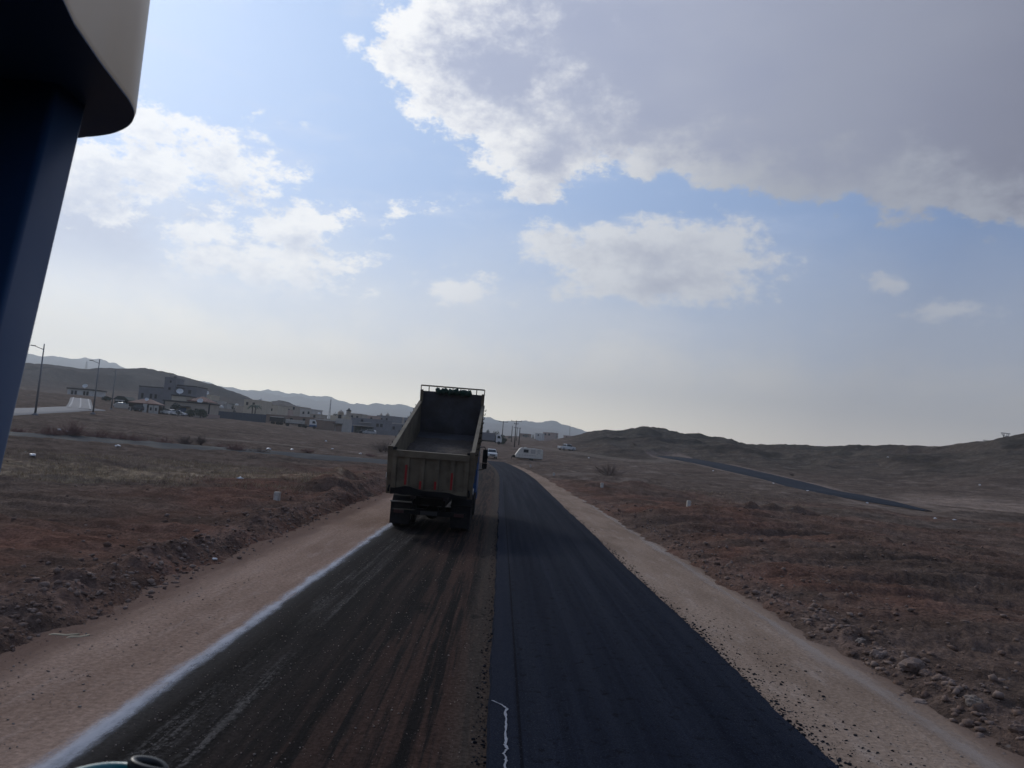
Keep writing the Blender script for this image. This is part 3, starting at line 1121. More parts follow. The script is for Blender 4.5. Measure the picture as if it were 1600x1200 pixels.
def scatter():
    rng = np.random.RandomState(11)

    def zs(x, y):
        return surf(x, y)[0]
    out = []

    def band(n, uc, us, y0, y1, smin, smax, pw=2.2):
        y = y0 * (y1 / y0) ** rng.uniform(0, 1, n)
        u = uc(y) + rng.normal(0, us, n)
        x = u + shift(y)
        s = smin * (smax / smin) ** (rng.uniform(0, 1, n) ** pw)
        z = np.maximum(zs(x, y), np.where(np.abs(u + .5) < 5.5, 0.0, -9)) + s * .25
        return np.stack([x, y, z, s], -1)
    L = band(4200, lambda y: -5.85 - .012 * np.clip(y, 0, 80), .38, 6.5, 60, .008, .062, 3)
    L2 = band(2600, lambda y: -6.6 - .012 * np.clip(y, 0, 80), .9, 6.5, 60, .008, .07, 3.4)
    R1 = band(2800, lambda y: 6.0 - .014 * np.clip(y - 10, 0, 70), .38, 6.5, 45, .008, .075, 3)
    R2 = band(1600, lambda y: 7.2 - .010 * np.clip(y - 10, 0, 70), 1.0, 6.5, 45, .010, .07, 3)
    R3 = band(2600, lambda y: 13 + 0 * y, 6.0, 8, 45, .010, .07, 3.5)
    L3 = band(2200, lambda y: -14 + 0 * y, 5.5, 9, 45, .010, .06, 3.5)
    A = np.concatenate([L, L2, R1, R2, R3, L3])
    uu = A[:, 0] - shift(A[:, 1])
    A = A[((uu < -5.25) | (uu > 5.45)) | (A[:, 3] < .018)]
    stones('rubble', A, ROCKM)
    G = [band(1700, lambda y: -4.4 + 0 * y, .75, 6.0, 30, .004, .016), band(1400, lambda y: 4.4 + 0 * y, .6, 6.5, 30, .004, .016)]
    G = np.concatenate(G)
    G = G[(G[:, 0] < -3.75) | (G[:, 0] > 3.6)]
    G[:, 2] = .0 + G[:, 3] * .3
    stones('gravel', G, ROCKP)
    S = band(1500, lambda y: -2.2 + 0 * y, 1.2, 6.0, 22, .004, .013)
    S = S[(S[:, 0] > -3.2) & (S[:, 0] < .02)]
    S[:, 2] = .014 + S[:, 3] * .3
    stones('loose_chips', S, ROCKP)
    B = band(2600, lambda y: 3.46 + 0 * y, .10, 6.0, 40, .006, .026)
    B2 = band(900, lambda y: 3.75 + 0 * y, .32, 6.0, 15, .005, .020)
    B3 = band(700, lambda y: .04 + 0 * y, .05, 6.0, 30, .006, .02)
    B = np.concatenate([B, B2, B3])
    B = B[(B[:, 0] > 3.40) | (B[:, 0] < .09)]
    B[:, 2] = np.where(B[:, 0] > 2, 0.0, .014) + B[:, 3] * .3
    stones('asphalt_crumbs', B, BLKM)
    # stones large enough to name one by one
    big = [(1424, 1060, .15, 'largest grey rock at the right edge of the works, with a sharp peak'), (1446, 1068, .09, 'rounded brown rock just right of the sharp peaked grey rock'),
           (1370, 1036, .09, 'flat brown stone at the edge of the right shoulder above the pale dust line'), (1333, 1003, .12, 'dark upright stone where the furrowed soil meets the right shoulder'),
           (1345, 1013, .09, 'small pale stone touching the dark upright stone'), (1522, 1118, .09, 'flat pale stone in the rubble near the lower right corner'),
           (1435, 1096, .10, 'long thin brown slab lying below the sharp peaked grey rock'), (1590, 1160, .08, 'brown stone at the right border low in the rubble')]
    for k, (px, py, s, lab) in enumerate(big):
        d = ray(px, py)
        t = -HC / d[2]
        x, y = d[0] * t, d[1] * t
        bm = bmesh.new()
        bmesh.ops.create_icosphere(bm, subdivisions=3, radius=1)
        me = bpy.data.meshes.new('rock')
        bm.to_mesh(me)
        bm.free()
        co = np.array([v.co[:] for v in me.vertices])
        f = .35 * pnoise(co[:, 0] * 1.3 + k * 9, co[:, 1] * 1.3 + co[:, 2], 301) + .18 * pnoise(co[:, 0] * 3 + co[:, 2] * 2, co[:, 1] * 3 + k, 303)
        co = np.round((co * (1 + f)[:, None]) * 2.6) / 2.6 * .45 + co * (1 + f)[:, None] * .55
        co *= np.array([1.15, .9, .75 if k != 6 else .3]) * s
        me.vertices.foreach_set('co', co.astype(np.float32).ravel())
        me.materials.append(ROCKP if k in (4, 5) else ROCKM)
        o = bpy.data.objects.new('rock', me)
        COL.objects.link(o)
        o.location = (x, y, ground_z(x, y) + s * .35)
        o.rotation_euler = (0, 0, k * 1.7)
        tag(o, lab, 'rock', 'rocks along the right edge of the works')
    # two pale broken pieces on the bank at the left
    for (px, py, ln, rz, lab) in ((97, 977, .42, .2, 'longer pale broken piece of wood on the left soil bank'), (122, 980, .30, .7, 'shorter pale stick crossing beside the longer broken piece of wood')):
        d = ray(px, py)
        t = (.12 - HC) / d[2]
        x, y = d[0] * t, d[1] * t
        mb = MB()
        mb.tube([(-ln / 2, 0, 0), (-ln * .2, .015, .012), (ln * .15, -.01, .005), (ln / 2, .02, .02)], [.028, .036, .03, .014], 7)
        o = mb.build('broken_wood', paint('weathered_wood', (.30, .25, .17), .85, .25, 14))
        o.location = (x, y, ground_z(x, y) + .045)
        o.rotation_euler = (0, radians(-4), rz)
        tag(o, lab, 'wood', 'broken wood on the left bank')


scatter()


def dry_grass():
    rng = np.random.RandomState(3)
    n = 7500
    D = rng.uniform(33, 52, n)
    a = rng.uniform(-38, -8, n)
    a, D = np.r_[a, rng.uniform(13, 22, 350)], np.r_[D, rng.uniform(55, 75, 350)]
    x, y = D * np.sin(np.radians(a)), D * np.cos(np.radians(a))
    keep = (fbm(x / 3.2, y / 1.5, 3, 401) + .5 * fbm(x / 14, y / 5, 2, 403)) > .02
    keep &= (x - shift(y) < -8.3) | (x > 7)
    x, y = x[keep], y[keep]
    z = surf(x, y)[0]
    vs, fs = [], []
    for i in range(len(x)):
        for k in range(5):
            h = rng.uniform(.08, .24)
            t = rng.uniform(0, 2 * pi)
            ox, oy = rng.normal(0, .09, 2)
            bx, by = x[i] + ox, y[i] + oy
            w = .010
            b = len(vs)
            lx, ly = rng.normal(0, .09, 2)
            vs += [(bx - w * cos(t), by - w * sin(t), z[i] - .02), (bx + w * cos(t), by + w * sin(t), z[i] - .02), (bx + lx, by + ly, z[i] + h)]
            fs.append((b, b + 1, b + 2))
    o = MB().raw(vs, fs).build('dry_grass', paint('straw', (.33, .255, .165), .9, .3, 3))
    tag(o, kind='stuff')


dry_grass()
# ------------------------------------------------------------------ dump truck
def rotx(a): return Matrix.Rotation(a, 4, 'X')


def wheel(parent, x, y, r, w, tm, rm, side):
    M = Matrix.Translation((x, y, r)) @ Matrix.Rotation(pi / 2, 4, 'Y')
    mb = MB()
    h = w / 2
    mb.lathe([(r * .60, -h * .8), (r * .80, -h), (r * .95, -h * .95), (r, -h * .72), (r, h * .72), (r * .95, h * .95), (r * .80, h), (r * .60, h * .8), (r * .60, -h * .8)], 28, M)
    for k in range(28):                     # tread lugs
        a = 2 * pi * k / 28
        mb.box(-.012, .012, -h * .85, h * .85, r - .01, r + .014, Matrix.Translation((x, y, r)) @ Matrix.Rotation(a, 4, 'X') @ Matrix.Rotation(pi / 2, 4, 'Z'))
    t = mb.build('wheel', tm, parent)
    mb = MB()
    s = side
    mb.lathe([(0.001, s * h * .35), (r * .2, s * h * .35), (r * .22, s * h * .1), (r * .5, s * h * .05), (r * .56, s * h * .7), (r * .61, s * h * .78), (r * .61, s * h * .5), (r * .5, -s * h * .5), (0.001, -s * h * .5)], 24, M)
    for k in range(8):
        a = 2 * pi * k / 8
        mb.lathe([(0.014, s * h * .05), (.014, s * h * .25), (.001, s * h * .25)], 6, M @ Matrix.Translation((r * .36 * cos(a), r * .36 * sin(a), 0)))
    mb.build('rim', rm, t)
    return t


TYRE = paint('tyre_rubber', (.018, .017, .017), .9, .2, 6, spec=.2, dirt=.3, dirtc=(.05, .042, .036))
RIMM = paint('rim_steel', (.12, .115, .11), .6, .2, 6, dirt=.6)
BEDP = paint('bed_beige_paint', (.158, .132, .094), .7, .16, 1.7, spec=.12, dirt=.65, dirtc=(.060, .048, .038))
BEDI = paint('bed_inside_steel', (.070, .070, .080), .7, .3, 1.5, spec=.15, dirt=.6, dirtc=(.05, .042, .04))
BLACKS = paint('black_steel', (.010, .010, .011), .75, .25, 3, spec=.12, dirt=.25, dirtc=(.03, .026, .023))
BLUEP = paint('blue_cab_paint', (.022, .075, .20), .4, .1, 2, dirt=.25)
GREYP = paint('grey_box_paint', (.17, .17, .165), .55, .15, 3, dirt=.45)
REDR = paint('red_reflector', (.26, .014, .015), .5, .1, 8)
TARP = paint('green_tarpaulin', (.012, .034, .024), .9, .3, 5)
CARGLASS = glass('car_glass')


def dump_truck():
    root = empty('dump_truck', 'dump truck with its beige bed raised, tipping on the dark unfinished lane', 'dump truck', (-2.06, 24.0, 0.012))
    for s in (-1, 1):
        for ax in (.98, 2.36):
            wheel(root, s * .79, ax, .50, .28, TYRE, RIMM, -s)
            wheel(root, s * 1.10, ax, .50, .28, TYRE, RIMM, s)
        wheel(root, s * 1.05, 6.55, .52, .32, TYRE, RIMM, s)
    c = MB()
    for s in (-1, 1):
        c.box(s * .42 - .05, s * .42 + .05, -.15, 7.4, .78, 1.06)
    for y in (-.1, 1.6, 3.2, 4.8):
        c.box(-.365, .365, y, y + .1, .80, 1.02)
    c.tube([(-.9, .98, .5), (.9, .98, .5)], .09, 10)
    c.tube([(-.9, 2.36, .5), (.9, 2.36, .5)], .09, 10)
    c.lathe([(.001, -.24), (.16, -.22), (.23, -.08), (.23, .08), (.16, .22), (.001, .24)], 14, Matrix.Translation((0, .98, .52)) @ rotx(pi / 2))
    c.build('chassis', BLACKS, root)
    b = MB()
    b.box(-1.12, 1.12, -.26, -.16, .50, .64)
    for s in (-1, 1):
        b.box(s * .45 - .04, s * .45 + .04, -.2, -.12, .64, .80)
    bp = b.build('rear_bumper', BLACKS, root, .012)
    for s in (-1, 1):
        MB().box(s * .93 - .15, s * .93 + .15, -.30, -.262, .52, .62).build('tail_light', paint('dusty_red_lamp', (.035, .008, .008), .6), bp)
    MB().box(-.26, .26, -.285, -.263, .51, .63).build('licence_plate', paint('dull_plate', (.03, .03, .03), .7), bp)
    for s in (-1, 1):
        g = MB()
        arc = [(.60 * sin(t), .56 * cos(t)) for t in np.linspace(-1.25, 1.25, 9)]
        for cy in (.98, 2.36):
            vs, fs = [], []
            for (yy, z2) in arc:
                for xx in (.62, 1.25):
                    for dz in (0, .025):
                        vs.append((s * xx, cy + yy, .50 + z2 + dz))
            for i in range(len(arc) - 1):
                k = i * 4
                fs += [(k, k + 2, k + 6, k + 4), (k + 1, k + 5, k + 7, k + 3), (k, k + 4, k + 5, k + 1), (k + 2, k + 3, k + 7, k + 6)]
            g.raw(vs, fs)
        g.build('mudguard', BLACKS, root)
        fl = MB()
        fl.box(s * .95 - .31, s * .95 + .31, .30, .325, .13, .80)
        f = fl.build('mudflap', paint('mudflap_rubber', (.016, .016, .019), .85, .2, 5, spec=.1, dirt=.35, dirtc=(.05, .042, .038)), root)
        MB().box(s * .95 - .34, s * .95 + .34, .27, .335, .80, .84).build('flap_rail', BLACKS if s > 0 else GREYP, f)
    # hoist, tank and boxes along the chassis
    MB().tube([(0, 4.3, 1.02), (0, 4.7, 1.9)], .10, 12).tube([(0, 4.7, 1.9), (0, 4.95, 2.55)], .07, 12).build('hydraulic_ram', BLACKS, root)
    MB().box(.62, 1.20, 3.1, 4.2, .60, 1.20).build('fuel_tank', GREYP, root, .06, 3)
    MB().box(-1.2, -.62, 3.1, 4.4, .62, 1.18).build('tool_box', BLACKS, root, .03)
    # cab
    prof = [(5.55, .95), (5.55, 2.85), (5.75, 2.98), (7.05, 2.98), (7.35, 2.05), (7.48, 1.95), (7.50, .70), (7.15, .60), (7.05, .98), (6.85, 1.12), (6.3, 1.12), (6.08, .95)]
    cab = MB().prism(prof, -1.235, 1.235, 'x').build('cab', BLUEP, root, .03)
    for s in (-1, 1):
        MB().prism([(6.05, 2.05), (6.05, 2.72), (6.92, 2.72), (7.14, 2.05)], s * 1.233, s * 1.25, 'x').build('side_window', CARGLASS, cab)
        MB().box(s * 1.24 - .012, s * 1.24 + .012, 6.10, 6.24, 1.78, 1.81).build('door_handle', BLACKS, cab)
        m = MB()
        m.tube([(s * 1.22, 7.2, 2.70), (s * 1.40, 7.28, 2.72), (s * 1.44, 7.28, 2.60)], .022, 6)
        m.tube([(s * 1.22, 7.2, 1.78), (s * 1.40, 7.28, 1.80), (s * 1.44, 7.28, 1.92)], .022, 6)
        m.box(s * 1.44 - .10, s * 1.44 + .10, 7.20, 7.30, 2.08, 2.62)
        m.box(s * 1.44 - .10, s * 1.44 + .10, 7.20, 7.30, 1.84, 2.06)
        m.build('mirror', BLACKS, root, .02)
    MB().prism([(7.085, 2.80), (7.10, 2.80), (7.325, 2.12), (7.31, 2.12)], -1.0, 1.0, 'x', Matrix.Translation((0, .03, 0))).build('windscreen', CARGLASS, cab)
    MB().box(-.8, .8, 5.53, 5.552, 1.75, 2.6).build('rear_window', CARGLASS, cab)
    MB().box(-1.15, 1.15, 7.45, 7.60, .45, .80).build('front_bumper', GREYP, root, .03)
    for s in (-1, 1):
        MB().box(s * .92 - .15, s * .92 + .15, 7.58, 7.62, .55, .70).build('headlight', paint('lamp_glass', (.6, .6, .58), .15), root)
    # the raised bed
    T = Matrix.Translation((0, -.68, 1.26)) @ rotx(radians(15.2))
    L, HW, WH = 7.15, 1.245, 1.16
    bed = MB()
    bed.box(-HW, HW, 0, L, -.06, 0, T)
    for s in (-1, 1):                       # longitudinal sills
        bed.box(s * .5 - .07, s * .5 + .07, .1, L, -.30, -.062, T)
    for k in range(9):
        bed.box(-HW + .02, HW - .02, .35 + k * .8, .45 + k * .8, -.17, -.063, T)
    bo = bed.build('bed', [BEDI], root)
    for s in (-1, 1):
        w = MB()
        x0, x1 = sorted((s * HW, s * (HW - .05)))
        w.box(x0, x1, 0, L, .001, WH, T)
        sw = w.build('side_wall', BEDP, root)
        r = MB()
        x0, x1 = sorted((s * (HW + .045), s * (HW - .075)))
        r.box(x0, x1, 0, L - .003, WH + .001, WH + .09, T)
        r.build('top_rail', BEDP, sw)
        for k in range(9):
            x0, x1 = sorted((s * (HW + .002), s * (HW + .045)))
            MB().box(x0, x1, .55 + k * .76, .65 + k * .76, -.05, WH - .003, T).build('rib', BEDP, sw)
        for k in range(10):                 # rope hooks under the rail
            p = Vector((s * (HW + .05), .4 + k * .7, WH - .02))
            MB().tube([T @ p, T @ (p + Vector((s * .06, 0, -.02))), T @ (p + Vector((s * .07, 0, .05)))], .014, 5).build('hook', BLACKS, sw)
        pst = MB()
        x0, x1 = sorted((s * (HW - .09), s * (HW + .06)))
        pst.box(x0, x1, -.10, -.003, -.12, WH + .20, T)
        pst.build('corner_post', BEDP, root, .01)
    hb = MB()
    hb.box(-HW, HW, L + .002, L + .07, -.06, 1.64, T)
    ho = hb.build('headboard', BEDI, root)
    for s in (-1, 1):
        x0, x1 = sorted((s * (HW + .01), s * (HW - .10)))
        MB().box(x0, x1, L - .10, L - .004, WH + .095, 1.70, T).build('headboard_post', BEDP, ho)
    tr = MB()
    tr.tube([T @ Vector((-HW, L + .02, 1.86)), T @ Vector((HW, L + .02, 1.86))], .028, 7)
    for k in range(9):
        x = -HW + 2 * HW * k / 8
        tr.tube([T @ Vector((x, L + .03, 1.64)), T @ Vector((x, L + .02, 1.86))], .020, 6)
    tr.build('top_guard_rail', BEDP, root)
    # rolled green sheet behind the rail
    pts, rs = [], []
    for k in range(22):
        t = k / 21
        pts.append(T @ Vector((-.66 + 1.42 * t, L - .10 + .02 * sin(k * 1.9), 1.70 + .025 * sin(k * 2.3) + .02 * cos(k * 1.1))))
        rs.append(.115 + .03 * sin(k * 1.7) + .02 * cos(k * 3.1) - (.06 if k in (0, 21) else 0))
    rl = MB().tube(pts, rs, 10).build('tarpaulin_roll', TARP, root)
    # tailgate
    T2 = Matrix.Translation((0, -.80, 1.19)) @ rotx(radians(9))
    tg = MB()
    TW, TH = 1.15, 1.26
    tg.box(-TW, TW, -.04, 0, .06, TH, T2)
    tgo = tg.build('tailgate', BEDP, root)
    fr = MB()
    fr.box(-TW - .002, TW + .002, -.13, -.041, TH - .16, TH + .03, T2)
    fr.box(-TW - .002, TW + .002, -.10, -.041, .02, .14, T2)
    for s in (-1, 1):
        x0, x1 = sorted((s * (TW + .004), s * (TW - .13)))
        fr.box(x0, x1, -.115, -.042, .141, TH - .161, T2)
    fr.build('tailgate_frame', BEDP, tgo)
    xs = [-.70, -.24, .20, .66]
    for k, x in enumerate(xs):
        MB().box(x - .065, x + .065, -.105, -.043, .142, TH - .162, T2).build('rib', BEDP, tgo)
        zz0, zz1 = ((.26, .86), (.16, .40), (.18, .42), (.20, .72))[k]
        dx = (-.02, -.03, -.02, .0)[k]
        MB().box(x + dx - .032, x + dx + .032, -.112, -.1055, zz0, zz1, T2).build('reflector', REDR, tgo)
    for s in (-1, 1):                       # hinges and latch hooks
        MB().tube([T2 @ Vector((s * TW - .08, -.05, TH + .06)), T2 @ Vector((s * TW + .10, -.05, TH + .06))], .05, 10).build('hinge', BLACKS, tgo)
        MB().tube([T2 @ Vector((s * 1.2, -.03, .2)), T2 @ Vector((s * 1.22, -.10, .10)), T2 @ Vector((s * 1.2, -.12, .02))], .03, 7).build('latch', BLACKS, tgo)
    # ragged tar stuck along the lower edge of the tailgate
    vs, fs = [], []
    N = 40
    for i in range(N + 1):
        x = -TW + 2 * TW * i / N
        top = .10 + .05 * float(pnoise(np.array([x * 2.2]), np.array([.5]), 7)[0]) + (.10 * exp(-((x + .72) / .25) ** 2)) - .02 * x
        bot = -.05 + .03 * float(pnoise(np.array([x * 6]), np.array([2.5]), 9)[0])
        for d in (-.125, -.103):
            vs += [T2 @ Vector((x, d, bot)), T2 @ Vector((x, d, top))]
    for i in range(N):
        k = i * 4
        fs += [(k, k + 4, k + 5, k + 1), (k + 2, k + 3, k + 7, k + 6), (k + 1, k + 5, k + 7, k + 3), (k, k + 2, k + 6, k + 4)]
    MB().raw(vs, fs).build('tar_crust', BLACKS, tgo)
    # what is left of the load
    nx, ny = 26, 40
    vs, fs = [], []
    for j in range(ny + 1):
        for i in range(nx + 1):
            x = -1.19 + 2.38 * i / nx
            y = .03 + 6.2 * j / ny
            h = .42 * (1 - sst(np.array(y), 3.0, 6.1)) * (1 - .2 * (x / 1.19) ** 2) + .07 * float(fbm(np.array([x * 3]), np.array([y * 2.2]), 4, 77)[0])
            vs.append(T @ Vector((x, y, max(.006, float(h)))))
    for j in range(ny):
        for i in range(nx):
            k = j * (nx + 1) + i
            fs.append((k, k + 1, k + nx + 2, k + nx + 1))
    m, n, b, o = mat_new('load_aggregate')
    f = n.noise(pos(n), 14, 5, .7)
    n.put(b.inputs['Base Color'], n.mix(n.step(f, .3, .7), (.038, .029, .024), (.078, .060, .050)))
    b.inputs['Roughness'].default_value = .95
    bump(n, b, f, .8, .04)
    ld = MB().raw(vs, fs, 0, True).build('aggregate_load', m)
    ld.matrix_world = Matrix.Translation((-2.06, 24.0, .012))
    tag(ld, 'brown aggregate left lying in the raised bed of the dump truck', 'load')


dump_truck()

# ------------------------------------------------------------------ the machine the photographer stands on
NAVY = paint('navy_machine_paint', (.015, .046, .112), .5, .06, 1.2, spec=.3, dirt=.10, dirtc=(.03, .05, .10))
CREAM = paint('cream_fibreglass', (.60, .44, .265), .42, .05, 1.5, spec=.4, dirt=.12, dirtc=(.26, .225, .18))


def machine():
    root = empty('road_machine', 'dark blue road machine canopy with thick cream rim, upper left corner', 'road machine', (-1.3, .4, 0))
    off = Vector((1.3, -.4, 0))
    z0 = HC + .60
    # outline of the canopy seen from below: right edge, rounded far corner, far edge
    pts = [(-.52, -2.2), (-.55, .30), (-.64, .86), (-.692, 1.077), (-.715, 1.15), (-.738, 1.27), (-.753, 1.369)]  # unseen rear part carried back to keep sky light off the post
    arc = [(-.762, 1.425), (-.778, 1.476), (-.806, 1.525), (-.845, 1.568), (-.894, 1.604), (-.958, 1.632), (-1.03, 1.648)]
    pts += arc + [(-1.4, 1.675), (-2.3, 1.69), (-2.3, -2.2)]
    sp = []
    for i in range(len(pts)):                # smooth the rounded corner
        sp.append(pts[i])
        if 5 <= i <= 13:
            p0, p1, p2, p3 = pts[i - 1], pts[i], pts[i + 1], pts[i + 2]
            for t in (.25, .5, .75):
                sp.append(tuple(.5 * (2 * p1[q] + (p2[q] - p0[q]) * t + (2 * p0[q] - 5 * p1[q] + 4 * p2[q] - p3[q]) * t * t + (3 * p1[q] - p0[q] - 3 * p2[q] + p3[q]) * t ** 3) for q in (0, 1)))
    pts = sp
    poly = [(x + off.x, y + off.y) for x, y in pts]
    cx, cy = -1.35 + off.x, -.2 + off.y
    inner = [(cx + (x - cx) * .998, cy + (y - cy) * .998) for x, y in poly]
    n = len(poly)
    # rim: a thick cream band, its lower lip rounded under
    mb = MB()
    rings = [(1.0, .62), (1.0, .012), (.9985, .004), (.997, .0015)]
    vs, fs = [], []
    for f, z in rings:
        for x, y in poly:
            vs.append((cx + (x - cx) * f, cy + (y - cy) * f, z0 + z))
    for r in range(len(rings) - 1):
        for i in range(n):
            j = (i + 1) % n
            fs.append((r * n + i, r * n + j, (r + 1) * n + j, (r + 1) * n + i))
    vs.append((cx, cy, z0 + .70))
    for i in range(n):
        fs.append((len(vs) - 1, i, (i + 1) % n))
    rim = mb.raw(vs, fs, 0, True).build('canopy_rim', CREAM, root)
    ic = MB()
    vs = [(x, y, z0 + .000) for x, y in inner] + [(x, y, z0 + .05) for x, y in inner]
    fs = [tuple(range(n)), tuple(range(2 * n - 1, n - 1, -1))] + [(i, (i + 1) % n, n + (i + 1) % n, n + i) for i in range(n)]
    ic.raw(vs, fs).build('canopy_underside', NAVY, root)
    # raked corner post, a wide folded plate with a narrow bright return
    top, bot = Vector((-.868, 1.425, z0 + .0)), Vector((-.838, 1.225, HC - .42))
    ax = (bot - top)
    p = MB()
    sec = []
    wx, dy, rr = .34, .102, .011
    for (sx, sy, a0) in ((0, 0, 0), (-1, 0, 90), (-1, -1, 180), (0, -1, 270)):
        ccx = sx * wx - rr * (1 if sx == 0 else -1)
        ccy = sy * dy - rr * (1 if sy == 0 else -1)
        for k in range(6):
            a = radians(a0 + 90 * k / 5)
            sec.append((ccx + rr * cos(a), ccy + rr * sin(a)))
    m = len(sec)
    vs = [tuple(top + off + Vector((x, y + .04, 0))) for x, y in sec] + [tuple(bot + ax * 1.0 + off + Vector((x, y + .04, 0))) for x, y in sec]
    fs = [(i, (i + 1) % m, m + (i + 1) % m, m + i) for i in range(m)] + [tuple(range(m)), tuple(range(2 * m - 1, m - 1, -1))]
    p.raw(vs, [f for f in fs], 0, True).build('canopy_post', NAVY, root)
    # second post out of view; unseen rear block added to shade the first post
    q = MB()
    q.box(-2.2, -2.05, 1.38, 1.48, 1.2, z0 - .002, Matrix.Translation(off))
    q.build('canopy_post', NAVY, root, .02)
    MB().box(-2.25, -.62, -2.1, -.55, .55, 3.25, Matrix.Translation(off)).build('rear_shade_block', NAVY, root, .06)
    MB().box(-2.25, .45, -.5, .92, 1.55, 1.72, Matrix.Translation(off)).build('operator_deck', BLACKS, root, .02)
    MB().box(-2.25, -.95, -.5, 1.5, 1.0, 1.545, Matrix.Translation(off)).build('hull', NAVY, root, .05)
    for s in (-2.0, .2):
        M = Matrix.Translation(off + Vector((s, .1, .62))) @ Matrix.Rotation(pi / 2, 4, 'Y')
        MB().lathe([(.001, -.2), (.3, -.2), (.55, -.22), (.62, -.16), (.62, .16), (.55, .22), (.3, .2), (.001, .2)], 24, M).build('wheel', TYRE, root)


machine()


def jug():
    d = ray(194, 1192)
    c = Vector(d * .86) + Vector((0, 0, HC))
    root = empty('water_jug', 'teal plastic jug lid with a dark carrying loop at the bottom left border', 'jug', (c.x, c.y - .045, 1.722))
    top = c.z - 1.722
    TEAL = paint('teal_plastic', (.010, .135, .150), .28, .08, 10, spec=.5)
    MB().lathe([(.001, 0), (.085, 0), (.095, .02), (.095, top - .10), (.07, top - .075), (.001, top - .075)], 36).build('jug_body', TEAL, root)
    MB().lathe([(.056, top - .073), (.059, top - .02), (.0585, top - .010), (.055, top - .003), (.048, top), (.042, top - .002), (.038, top - .008), (.025, top - .012), (.001, top - .012)], 40).build('jug_lid', TEAL, root)
    pts = [Vector((.034 + .018 * cos(t), .030 + .010 * sin(t), top - .002 + .010 * abs(sin(t * .5)))) for t in np.linspace(0, 2 * pi, 22)]
    MB().tube(pts, .0055, 8, False).build('carrying_loop', paint('black_plastic', (.02, .02, .02), .4), root)


jug()
# ------------------------------------------------------------------ town
WALLG = lambda nm, c, v=.08: paint(nm, c, .85, v, .6, spec=.2, dirt=.25, dirtc=tuple(k * .6 for k in c))
CREAMW = WALLG('cream_render', (.47, .41, .32))
GREYW = WALLG('grey_render', (.185, .185, .20))
BEIGEW = WALLG('beige_render', (.37, .32, .265))
PINKW = WALLG('pinkish_render', (.38, .28, .24))
BROWNW = WALLG('brown_block', (.24, .175, .14))
PALEW = WALLG('pale_render', (.43, .405, .37))
WHITEW = WALLG('whitewash', (.48, .47, .45))
ROOFR = paint('red_tile', (.12, .050, .042), .85, .2, 2)
DARKT = paint('dark_trim', (.030, .028, .030), .7, .2, 2)
BLUEG = paint('blue_grey_sheet', (.045, .058, .085), .6, .12, 1.2, dirt=.3, dirtc=(.07, .065, .065))
BLUED = paint('blue_gate', (.05, .10, .19), .6, .15, 1)
DISH = paint('dish_white', (.55, .55, .54), .5, .08, 2)
WGLASS = glass('window_glass', (.018, .020, .025))
LEAFD = None


def frame_at(pl, pr):
    """local frame on the facade line from pl to pr: x along it, y away from the camera"""
    ex = Vector((pr.x - pl.x, pr.y - pl.y, 0))
    w = ex.length
    ex.normalize()
    ey = Vector((-ex.y, ex.x, 0))
    return ex, ey, w


